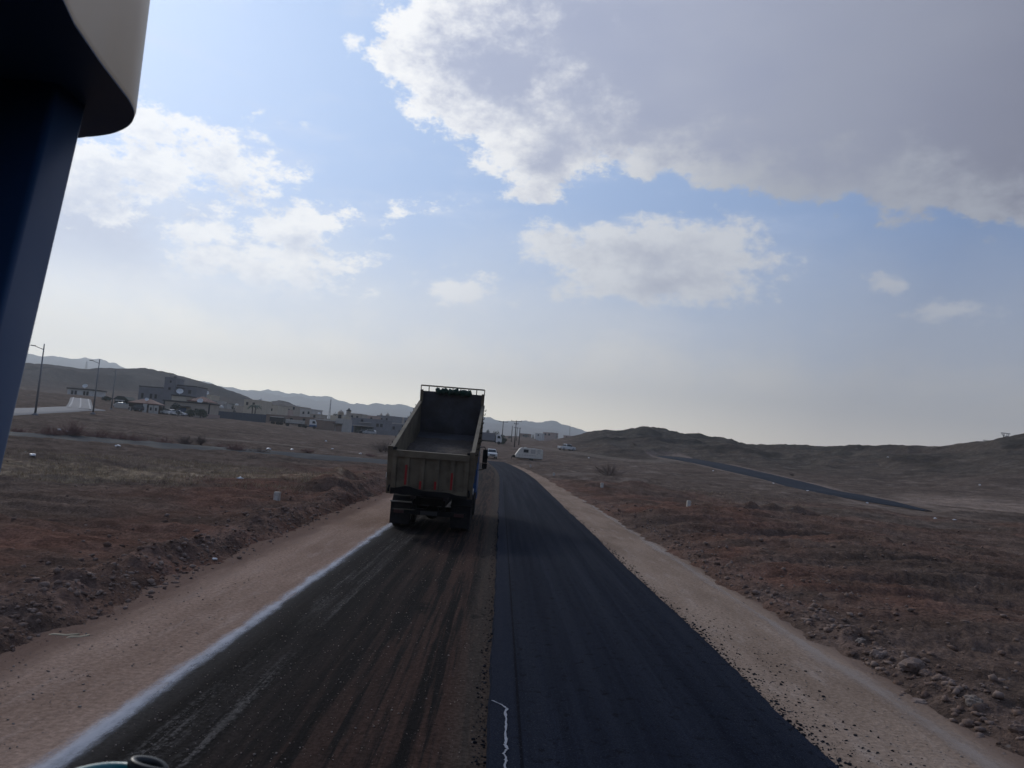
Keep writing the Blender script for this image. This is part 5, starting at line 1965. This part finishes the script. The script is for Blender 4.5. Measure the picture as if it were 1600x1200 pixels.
def box_truck():
    p = on(765, 694.5, 246)
    d = Vector((p.x, p.y, 0)).normalized()
    root = empty('lorry', 'far grey lorry with a white cab standing beside the green bushes', 'lorry', p, atan2(-d.x, d.y))
    MB().box(-5.2, 1.6, 0, 2.4, 1.15, 3.5).build('cargo_box', GREYW, root)
    MB().box(-5.2, 3.4, .5, 1.9, .65, 1.10).build('chassis', BLACKS, root)
    cab = MB().prism([(1.9, .7), (1.9, 3.0), (2.2, 3.2), (3.3, 3.1), (3.75, 2.1), (3.85, .7)], .05, 2.35, 'y').build('cab', PAINTW, root, .06)
    MB().prism([(2.35, 1.95), (2.35, 2.75), (3.1, 2.75), (3.4, 1.95)], .03, .048, 'y').build('side_window', CARGLASS, cab)
    MB().prism([(3.40, 2.85), (3.46, 2.85), (3.79, 2.15), (3.73, 2.15)], .3, 2.1, 'y').build('windscreen', CARGLASS, cab)
    MB().box(3.70, 3.95, .05, 2.35, .45, 1.0).build('bumper', BLACKS, root)
    for x in (-4.2, -3.0, 2.9):
        for y in (.15, 2.25):
            MB().lathe([(.001, -.14), (.42, -.14), (.5, -.1), (.5, .1), (.42, .14), (.001, .14)], 16, Matrix.Translation((x, y, .5)) @ rotx(pi / 2)).build('wheel', SMALLT, root)
    # parked trailers and tractor by the town
    for (pl, pr, py, D, kind, lab) in ((420, 442, 666, 262, 0, 'dark covered trailer parked at the left end of the trailer row'), (443, 477, 670, 258, 1, 'trailer with pale ridged load parked in front of the brown warehouse')):
        a, c = at(pl, py, D), at(pr, py, D - 1)
        ex, ey, w = frame_at(a, c)
        m = (a + c) / 2
        root = empty('trailer', lab, 'trailer', (m.x, m.y, float(base_z(m.x, m.y)[0])), atan2(ex.y, ex.x))
        if kind == 0:
            MB().box(-w / 2, w / 2, 0, 2.4, .9, 2.35).build('box', DARKT, root)
            MB().prism([(-.1, 2.352), (2.5, 2.352), (1.9, 2.6), (.5, 2.6)], -w / 2, w / 2, 'x').build('cover', paint('grey_cover', (.06, .062, .066), .8), root)
        else:
            MB().box(-w / 2, w / 2, 0, 2.4, .85, 1.05).build('bed', BLACKS, root)
            for k in range(9):
                x = -w / 2 + .3 + (w - .6) * k / 9
                MB().prism([(x, 1.053), (x + (w - .6) / 9 - .08, 1.053), (x + (w - .6) / 9 - .25, 2.2), (x + .12, 2.2)], .1, 2.3, 'y').build('load_ridge', PALEW, root)
            MB().box(-w / 2, -w / 2 + .12, 0, 2.4, 1.052, 2.35).build('headboard', DARKT, root)
            MB().box(w / 2 - .3, w / 2 - .12, 0, 2.4, 1.052, 2.1).build('tailboard', BROWNW, root)
        for x in (-w / 2 + .9, w / 2 - 2.0, w / 2 - .9):
            for y in (.2, 2.2):
                MB().lathe([(.001, -.12), (.38, -.12), (.45, -.08), (.45, .08), (.38, .12), (.001, .12)], 14, Matrix.Translation((x, y, .45)) @ rotx(pi / 2)).build('wheel', SMALLT, root)
    a = on(488, 671.5, 256)
    d = Vector((a.x, a.y, 0)).normalized()
    root = empty('truck_tractor', 'white and blue truck cab parked against the brown block house', 'truck', a, atan2(-d.x, d.y))
    c = MB().prism([(-1.1, .6), (-1.1, 2.9), (.7, 2.95), (1.15, 2.0), (1.25, .6)], 0, 2.3, 'y').build('cab', PAINTW, root, .05)
    MB().box(-1.12, 1.26, -.02, -.001, .62, 1.25).build('blue_band', BLUEP, c)
    MB().prism([(-.2, 1.7), (-.2, 2.5), (.55, 2.5), (.85, 1.7)], -.03, -.001, 'y').build('side_window', CARGLASS, c)
    MB().box(-3.0, 1.2, .4, 1.9, .5, .75).build('chassis', BLACKS, root)
    for x in (-2.2, .5):
        for y in (.1, 2.2):
            MB().lathe([(.001, -.14), (.42, -.14), (.5, -.1), (.5, .1), (.42, .14), (.001, .14)], 16, Matrix.Translation((x, y, .5)) @ rotx(pi / 2)).build('wheel', SMALLT, root)


box_truck()

# ------------------------------------------------------------------ poles, lamps, posts
GALV = paint('galvanised_steel', (.16, .165, .175), .5, .1, 2, metal=.3)
WOODP = paint('dark_pole', (.055, .048, .045), .85, .2, 2)


def lamps():
    for (bx, by, tx, ty, D, lab) in ((55, 646, 70, 537.5, 126, 'tall street lamp nearest the blue machine post'), (145, 647.5, 155, 561, 155, 'street lamp standing right of the pale concrete road'),
                                     (173, 645, 181.5, 576.5, 196, 'farthest of the street lamps, before the dark shed')):
        a = at(bx, by, D)
        zb = float(base_z(a.x, a.y)[0]) - .1
        h = at(tx, ty, D).z - zb
        d = Vector((a.x, a.y, 0)).normalized()
        root = empty('street_lamp', lab, 'street lamp', (a.x, a.y, zb), atan2(-d.x, d.y), 'street lamps along the pale road')
        MB().tube([(0, 0, 0), (0, 0, h * .5), (0, 0, h)], [.16, .12, .075], 10).build('pole', GALV, root)
        MB().lathe([(.001, 0), (.42, 0), (.42, .25), (.2, .45), (.001, .45)], 12).build('base', CONC, root)
        k = h / 11
        MB().tube([(0, 0, h - .85 * k), (-.5 * k, 0, h - .70 * k), (-1.2 * k, 0, h - .45 * k)], .05, 7).build('arm', GALV, root)
        MB().box(-1.75 * k, -1.05 * k, -.13, .13, h - .50 * k, h - .36 * k, None).build('lamp_head', GALV, root, .03)


lamps()


def poles():
    for (bx, by, tx, ty, D, arms, lab) in ((804, 694, 808.5, 657.5, 225, 2, 'tallest wooden utility pole with a double crossarm right of the truck'), (784.5, 684, 787, 658.5, 260, 1, 'utility pole with a crossarm just right of the lorry'),
                                           (811, 690, 813, 668.5, 250, 0, 'short bare pole right of the tallest utility pole'), (799, 688, 800.5, 665.5, 300, 0, 'slim bare pole left of the tallest utility pole'),
                                           (807, 686, 808.5, 668, 330, 1, 'distant utility pole just behind the tallest one')):
        a = at(bx, by, D)
        zb = float(base_z(a.x, a.y)[0]) - .1
        h = at(tx, ty, D).z - zb
        root = empty('utility_pole', lab, 'utility pole', (a.x, a.y, zb), .15, 'utility poles beyond the caravan')
        MB().tube([(0, 0, 0), (0, 0, h)], [.17, .11], 9).build('pole', WOODP, root)
        for k in range(arms):
            z = h - .18 - k * .75
            hw = 1.55 - k * .9
            MB().box(-hw, hw, -.14, -.02, z - .07, z + .07).build('crossarm', WOODP, root)
            for x in (-hw + .1, 0, hw - .1):
                MB().lathe([(.05, 0), (.08, .08), (.05, .14), (.08, .2), (.001, .3)], 8, Matrix.Translation((x, -.08, z + .072))).build('insulator', DARKT, root)
    # lattice masts: outline of four legs with bracing
    for (bx, by, tx, ty, D, lab, hw) in ((134, 579, 135, 565, 790, 'thin lattice mast on the dark hill at the left', 1.0), (515, 646, 518, 624.5, 420, 'slim radio mast above the domed roof in the town', .45),
                                         (869, 684, 870, 677, 620, 'slender mast near the far pinkish building', .5), (889.5, 684, 891, 665.5, 640, 'taller slender mast near the foot of the dark hill', .6)):
        a = at(bx, by, D)
        zb = float(base_z(a.x, a.y)[0]) - .5
        h = at(tx, ty, D).z - zb
        root = empty('lattice_mast', lab, 'mast', (a.x, a.y, zb), 0, 'far masts')
        m = MB()
        n = 8
        for sx in (-1, 1):
            for sy in (-1, 1):
                m.tube([(sx * hw, sy * hw, 0), (sx * hw * .3, sy * hw * .3, h)], .06, 5)
        for k in range(n):
            f0, f1 = hw * (1 - .7 * k / n), hw * (1 - .7 * (k + 1) / n)
            z0, z1 = h * k / n, h * (k + 1) / n
            for (p0, p1) in (((-1, -1), (1, -1)), ((1, -1), (1, 1)), ((1, 1), (-1, 1)), ((-1, 1), (-1, -1))):
                m.tube([(p0[0] * f0, p0[1] * f0, z0), (p1[0] * f1, p1[1] * f1, z1)], .035, 4)
        m.build('lattice', GALV, root)
        MB().tube([(0, 0, h - .05), (0, 0, h * 1.12)], .05, 5).build('aerial', GALV, root)
    # pylon heads showing above the right-hand ridge
    for (bx, by, w_, ty, D, lab) in ((1571, 690, 17, 677, 330, 'V shaped transmission pylon top above the ridge at the right border'), (1541, 694, 12, 688.2, 420, 'smaller V shaped pylon top further left on the right ridge')):
        a = at(bx, by, D)
        top = at(bx, ty, D).z
        zb = float(base_z(a.x, a.y)[0]) - 3
        root = empty('transmission_pylon', lab, 'pylon', (a.x, a.y, zb), .35, 'transmission pylons behind the right ridge')
        h = top - zb
        W_ = w_ / 1190 * D / 2
        m = MB()
        wz = h - W_ * 1.45
        for sx in (-1, 1):
            for sy in (-1, 1):
                m.tube([(sx * 1.6, sy * 1.6, 0), (sx * .4, sy * .4, wz)], .12, 5)
            m.tube([(sx * .4, 0, wz), (sx * W_ * .62, 0, h)], .12, 5)
            m.tube([(sx * .4, .4, wz), (sx * W_ * .30, 0, h)], .09, 5)
        for k in range(6):
            f0, f1 = 1.6 - 1.2 * k / 6, 1.6 - 1.2 * (k + 1) / 6
            for sx in (-1, 1):
                m.tube([(sx * f0, -f0, wz * k / 6), (-sx * f1, -f1, wz * (k + 1) / 6)], .06, 4)
                m.tube([(sx * f0, f0, wz * k / 6), (-sx * f1, f1, wz * (k + 1) / 6)], .06, 4)
        m.build('lattice', GALV, root)
        MB().tube([(-W_, 0, h), (W_, 0, h)], .12, 5).tube([(-W_, 0, h - .05), (-W_ * .6, 0, h - 1.0)], .07, 4).tube([(W_, 0, h - .05), (W_ * .6, 0, h - 1.0)], .07, 4).tube([(-W_ * .6, 0, h - 1.0), (W_ * .6, 0, h - 1.0)], .08, 4).build('crossarm', GALV, root)


poles()
CONCP = paint('post_concrete', (.46, .43, .39), .85, .12, 9, dirt=.3, dirtc=(.28, .23, .19))


def marker_posts():
    for (bx, by, ty, hw, lab) in ((431.5, 790, 772.5, .10, 'pale square concrete marker post beside the left soil bank'), (1075, 808, 787.5, .095, 'pale square concrete marker post beside the dark red soil heap'),
                                  (940, 767, 755, .12, 'marker post in front of the bare shrub at the right of the road'), (605, 752, 738.5, .11, 'marker post half hidden by the left side of the dump truck'),
                                  (828.5, 732, 726.5, .11, 'small far marker post in front of the caravan'), (865, 745, 739.5, .12, 'small marker post lying low beside the road bend')):
        d = ray(bx, by)
        t = -(HC - .03) / d[2]
        x, y = d[0] * t, d[1] * t
        z = ground_z(x, y)
        D = hypot(x, y)
        h = max(.35, HC + ray(bx, ty)[2] * t - z)
        root = empty('marker_post', lab, 'marker post', (x, y, z - .08), .06 * sin(bx), 'concrete marker posts along the works')
        MB().box(-hw, hw, -hw, hw, 0, h + .08).build('shaft', CONCP, root, .012)
        MB().box(-hw * .42, hw * .42, -hw - .004, -hw + .002, h * .25, h * .88).build('painted_strip', paint('faded_white', (.56, .55, .52), .8), root)
        MB().box(-hw + .012, hw - .012, -hw + .012, hw - .012, h + .081, h + .10).build('cap', CONCP, root)


marker_posts()


def litter():
    rng = random.Random(9)
    WP = paint('white_plastic', (.62, .62, .63), .5, .12, 9)
    items = [(50, 721, .42, 'large crumpled white plastic bag on the left field near the blue post'), (38, 718, .25, 'small grey white scrap left of the large crumpled bag'), (374, 763, .30, 'white plastic scrap on the dry grass left of the marker post'),
             (335, 878, .10, 'small white scrap on the left rubble bank'), (91, 681, .45, 'white bag lying under the reddish bushes, left of two'), (105, 682, .5, 'white bag lying under the reddish bushes, right of two'),
             (419, 706, .5, 'bright white bag at the far edge of the side road'), (424, 709.5, .4, 'white scrap just below the bright white bag'), (456, 708, .45, 'pale bag right of the bright white bag'), (268, 698.5, .45, 'pale bag between two small shrubs by the side road'),
             (183, 708, .4, 'pale scrap on the field below the side road'), (509, 692, .5, 'white bag on the far field left of the truck'), (519, 702, .4, 'white scrap below the far field bag'), (563, 710.5, .45, 'flat white scrap left of the truck'), (607, 712, .45, 'white bag touching the left outline of the truck'),
             (1114, 738, .45, 'white bag beside the hillside road'), (1100, 756, .3, 'white scrap on the brown slope at right of the road'), (1208, 760, .32, 'pale scrap just below the hillside road'), (1262, 769, .35, 'bright white scrap left of the low end of the hillside road'),
             (1355, 785, .35, 'white stone like bag near the low end of the hillside road'), (1461, 819, .28, 'white scrap among the right furrows, left of two'), (1491, 821, .30, 'white scrap among the right furrows, right of two'), (1462, 788, .35, 'white scrap at the edge of the sandy wash'), (920, 715, .5, 'white bag on the plain below the dark hill'),
             (1531, 761, .5, 'white scrap on the reddish foot of the right hill'), (1387, 725, .6, 'white scrap half way up the right hill')]
    for (px, py, s, lab) in items:
        d = ray(px, py)
        p = hit(px, py)
        x, y = p.x, p.y
        mb = bmesh.new()
        bmesh.ops.create_icosphere(mb, subdivisions=2, radius=1)
        for v in mb.verts:
            k = 1 + rng.uniform(-.32, .32)
            v.co = Vector((v.co.x * k * .62, v.co.y * k * .42, max(-.15, v.co.z * k * .30))) * s * .85
        me = bpy.data.meshes.new('plastic_bag')
        mb.to_mesh(me)
        mb.free()
        me.materials.append(WP)
        o = bpy.data.objects.new('plastic_bag', me)
        COL.objects.link(o)
        o.location = (x, y, ground_z(x, y) + s * .12)
        o.rotation_euler = (0, 0, rng.uniform(0, 6))
        tag(o, lab, 'litter', 'white litter on the fields')


litter()

# ------------------------------------------------------------------ plants
BARK = paint('grey_bark', (.085, .068, .058), .9, .2, 5)
TWIGR = paint('reddish_twigs', (.19, .105, .092), .9, .25, 3)
TWIGD = paint('dark_twigs', (.105, .075, .066), .9, .25, 3)
LEAF = paint('dusty_leaves', (.042, .058, .034), .75, .35, .9)
LEAFK = paint('dark_leaves', (.018, .030, .022), .75, .35, .9)
LEAFP = paint('palm_leaves', (.030, .060, .034), .7, .3, 1.5)


def dry_shrub(label, px0, px1, pyb, pyt, m, n=170, group='dry shrubs along the side road', D=None, trunk=False):
    n = int(n * .62)
    px0, px1, pyt = px0 - (px1 - px0) * .10, px1 + (px1 - px0) * .10, pyt + (pyb - pyt) * .08
    c = hit((px0 + px1) / 2, pyb) if D is None else on((px0 + px1) / 2, pyb, D)
    D = hypot(c.x, c.y)
    w = (px1 - px0) / 1190 * D / 2
    h = (pyb - pyt) / 1190 * D
    rng = random.Random(int(px0 * 7 + pyb))
    root = empty('dry_shrub', label, 'shrub', (c.x, c.y, ground_z(c.x, c.y) - .05), 0, group)
    tw, st = MB(), MB()
    nb = max(3, int(w * 2.2))
    bases = [Vector((rng.uniform(-.55, .55) * w if nb > 3 else rng.uniform(-.15, .15) * w, rng.uniform(-.3, .3) * w, 0)) for _ in range(nb)]
    if trunk:
        bases = [Vector((.1 * w * k, 0, 0)) for k in (-1, 0, 1)]
    for b in bases:
        for k in range(4):
            a = rng.uniform(0, 2 * pi)
            st.tube([b, b + Vector((cos(a) * .12 * w, sin(a) * .12 * w, h * .25)), b + Vector((cos(a) * .35 * w, sin(a) * .35 * w, h * rng.uniform(.45, .7)))], [.035, .025, .012], 5)
    for i in range(n):
        b = rng.choice(bases)
        a, r = rng.uniform(0, 2 * pi), sqrt(rng.random())
        e = Vector((b.x * .5 + cos(a) * r * w, b.y + sin(a) * r * w * .7, h * (1.05 - .55 * r * r) * rng.uniform(.45, 1.15)))
        s = b.lerp(e, rng.uniform(.15, .4)) + Vector((0, 0, h * .05))
        mid = s.lerp(e, .5) + Vector((rng.uniform(-1, 1), rng.uniform(-1, 1), rng.uniform(-.3, .6))) * .09 * h
        tw.tube([s, mid, e], [.011, .008, .004], 3, False)
        for q in range(5):
            f = mid.lerp(e, rng.uniform(-.4, 1))
            g = f + Vector((rng.uniform(-1, 1), rng.uniform(-1, 1), rng.uniform(-.1, 1))) * .20 * h
            tw.tube([f, g], [.007, .003], 3, False)
    st.build('stems', BARK if trunk else m, root)
    t = tw.build('twigs', m, root)
    return root


def shrubs():
    G = 'dry shrubs along the side road'
    for (a, b, yb, yt, m, n, lab) in ((18, 42, 681, 668, TWIGR, 110, 'reddish bush half hidden by the blue machine post'), (60, 96, 686, 664, TWIGR, 240, 'wide reddish dry bush at the left, before the lamp'), (92, 134, 687, 659, TWIGR, 300, 'tallest reddish dry bush, under the second street lamp'),
                                      (130, 170, 690, 672, TWIGR, 240, 'reddish bush right of the tallest one'), (172, 200, 693, 675, TWIGR, 180, 'low dark red bush by the side road, third gap'), (198, 228, 695, 678, TWIGR, 180, 'low dark red bush below the red roofed pavilion'),
                                      (240, 272, 698, 683, TWIGR, 150, 'faint low bush left of the pale bag'), (275, 299, 700, 682, TWIGD, 150, 'small upright dark shrub below the parked white cars'), (303, 321, 701, 683, TWIGD, 130, 'small upright dark shrub below the low tan wall'),
                                      (335, 352, 704, 695, TWIGR, 90, 'tiny reddish tuft left of the round red bush'), (352, 386, 709, 689, TWIGR, 260, 'round reddish bush beside the side road'), (388, 420, 712, 696, TWIGD, 240, 'low dark bush next to the bright white bag'),
                                      (470, 492, 712, 704, TWIGR, 90, 'small flat bush left of the dump truck'), (576, 616, 708, 688, TWIGD, 260, 'dark bush partly behind the dump truck bed'), (570, 590, 718, 711, TWIGR, 80, 'small reddish tuft below the dark bush')):
        dry_shrub(lab, a, b, yb, yt, m, n, G)
    dry_shrub('bare dark shrub with pale stems beside the marker post at the right', 927, 977, 751, 726, TWIGD, 170, 'shrubs on the right', None, True)
    for (a, b, yb, yt, lab) in ((985, 997, 700, 694, 'tiny shrub on the dark hill slope'), (1232, 1244, 744, 739, 'small shrub between the hillside road and the right hill'), (1246, 1252, 700, 697, 'dark dot of a shrub on the right ridge, left of two'), (1460, 1465, 701, 698, 'dark dot of a shrub on the right ridge, right of two')):
        dry_shrub(lab, a, b, yb, yt, TWIGD, 60, 'shrubs on the right')


shrubs()


def leaf_cloud(mb, rng, c, r, n, s):
    for i in range(n):
        a, z = rng.uniform(0, 2 * pi), rng.uniform(-1, 1)
        q = sqrt(1 - z * z) * rng.uniform(.55, 1.05)
        p = c + Vector((cos(a) * q * r.x, sin(a) * q * r.y, z * r.z * rng.uniform(.6, 1.05)))
        u = Vector((rng.gauss(0, 1), rng.gauss(0, 1), rng.gauss(0, 1))).normalized()
        v = u.orthogonal().normalized()
        k = s * rng.uniform(.6, 1.5)
        mb.raw([p - u * k, p + v * k * .5, p + u * k, p - v * k * .5], [(0, 1, 2, 3)])


def tree(label, px0, px1, pyb, pyt, D, leaf=LEAF, n=900, trunk=.28, name='tree', group='trees in the town'):
    c = on((px0 + px1) / 2, pyb, D)
    w, zb = (px1 - px0) / 1190 * D / 2, c.z - .1
    h = max(1.5, at((px0 + px1) / 2, pyt, D).z - zb)
    rng = random.Random(int(px0 * 13 + pyt))
    root = empty(name, label, 'tree' if name == 'tree' else 'bush', (c.x, c.y, zb), 0, group)
    t = MB()
    t.tube([(0, 0, 0), (.05 * w, 0, h * trunk), (-.05 * w, 0, h * .7)], [.05 * h, .035 * h, .012 * h], 7)
    cr = MB()
    for k in range(7):
        a = k * 2 * pi / 7 + rng.uniform(-.4, .4)
        rr = rng.uniform(.35, .62) * w
        e = Vector((cos(a) * rr, sin(a) * rr, h * rng.uniform(trunk + .15, .80)))
        t.tube([(0, 0, h * trunk * .8), e * .6 + Vector((0, 0, h * .15)), e], [.03 * h, .018 * h, .006 * h], 5)
        leaf_cloud(cr, rng, e, Vector((w * .48, w * .48, h * (1 - trunk) * .30)), n // 8, max(.12, w * .11))
    leaf_cloud(cr, rng, Vector((0, 0, h * .82)), Vector((w * .5, w * .5, h * .18)), n // 8, max(.12, w * .11))
    t.build('trunk', BARK, root)
    cr.build('crown', leaf, root)


def palm(label, px, pyb, pyt, D, h2=1.0):
    c = on(px, pyb, D)
    h = at(px, pyt, D).z - c.z
    rng = random.Random(int(px))
    root = empty('palm_tree', label, 'palm tree', c, 0, 'trees in the town')
    MB().tube([(0, 0, -.2), (.1, 0, h * .5), (.05, 0, h * .86)], [.28, .22, .2], 8).build('trunk', BARK, root)
    cr = MB()
    for k in range(16):
        a = k * 2 * pi / 16 + rng.uniform(-.15, .15)
        up = rng.uniform(-.1, .9)
        d = Vector((cos(a), sin(a), 0))
        pts = [Vector((.05, 0, h * .86)) + d * (2.4 * h2 * t) + Vector((0, 0, (up * 1.5 * t - 1.5 * t * t) * h2)) for t in (0, .25, .5, .75, 1)]
        s = Vector((-sin(a), cos(a), 0))
        for i in range(4):
            w0, w1 = .34 * (1 - .2 * i), .34 * (.8 - .25 * i)
            cr.raw([pts[i] - s * w0 - Vector((0, 0, .12)), pts[i], pts[i + 1], pts[i + 1] - s * w1 - Vector((0, 0, .12))], [(0, 1, 2, 3)])
            cr.raw([pts[i] + s * w0 - Vector((0, 0, .12)), pts[i], pts[i + 1], pts[i + 1] + s * w1 - Vector((0, 0, .12))], [(3, 2, 1, 0)])
    cr.build('crown', LEAFP, root)


def trees():
    tree('thin dark tree in front of the long beige house', 265, 280, 650, 629, 226, LEAFK, 500, .4)
    tree('dark bush at the left end of the beige house wall', 248, 262, 648, 637, 225, LEAFK, 400, .1, 'bush')
    tree('broad olive green bush right of the white cars, left of two', 287, 304, 653, 640, 222, LEAF, 800, .12, 'bush')
    tree('taller olive green bush right of the white cars, right of two', 303, 322, 655, 639, 221, LEAF, 900, .15, 'bush')
    tree('small sapling with a thin pale stem in front of the white cars', 272, 282, 659, 644, 200, LEAFK, 120, .5)
    tree('dark round tree above the blue grey sheet wall', 355, 367, 650, 629.5, 280, LEAFK, 500, .3)
    tree('dark tree behind the street lamps at the left', 158, 172, 637, 621, 262, LEAFK, 600, .25)
    palm('palm tree with drooping crown above the sheet wall', 397, 655, 629, 285)
    palm('palm tree left of its twin above the sheet wall', 392.5, 655, 630.5, 288, .8)
    tree('bushy green tree behind the domed house in the town, left of two', 521, 531, 656, 644.5, 290, LEAFP, 500, .3)
    tree('bushy green tree behind the domed house in the town, right of two', 529, 538, 656, 646, 291, LEAFP, 400, .3)
    tree('dark green bush beside the far lorry, left of two', 768, 780, 690, 674, 256, LEAF, 700, .12, 'bush')
    tree('broad dark green bush right of the far lorry', 776, 792, 692, 679, 252, LEAF, 800, .1, 'bush')
    tree('round tree on the far plain behind the lorry', 757, 766, 684, 671, 420, LEAFK, 400, .3)
    for k, (a, b, yb, yt, D, lab) in enumerate(((818, 826, 684, 677, 520, 'small far bush near the brown shed'), (830, 836, 684, 678.5, 540, 'small far bush left of the white shed'), (866, 874, 686, 680, 520, 'small far bush right of the pinkish building'),
                                                (792, 800, 686, 681, 420, 'low far bush between the poles'), (640, 648, 672, 664, 330, 'bush at the grey block behind the truck'), (345, 352, 655, 648, 262, 'low bush along the blue grey sheet wall'), (428, 440, 658, 649, 300, 'bush above the covered trailer'), (476, 484, 660, 652, 300, 'bush behind the truck cab'))):
        tree(lab, a, b, yb, yt, D, LEAFK if k % 2 else LEAF, 260, .12, 'bush', 'far bushes')


trees()
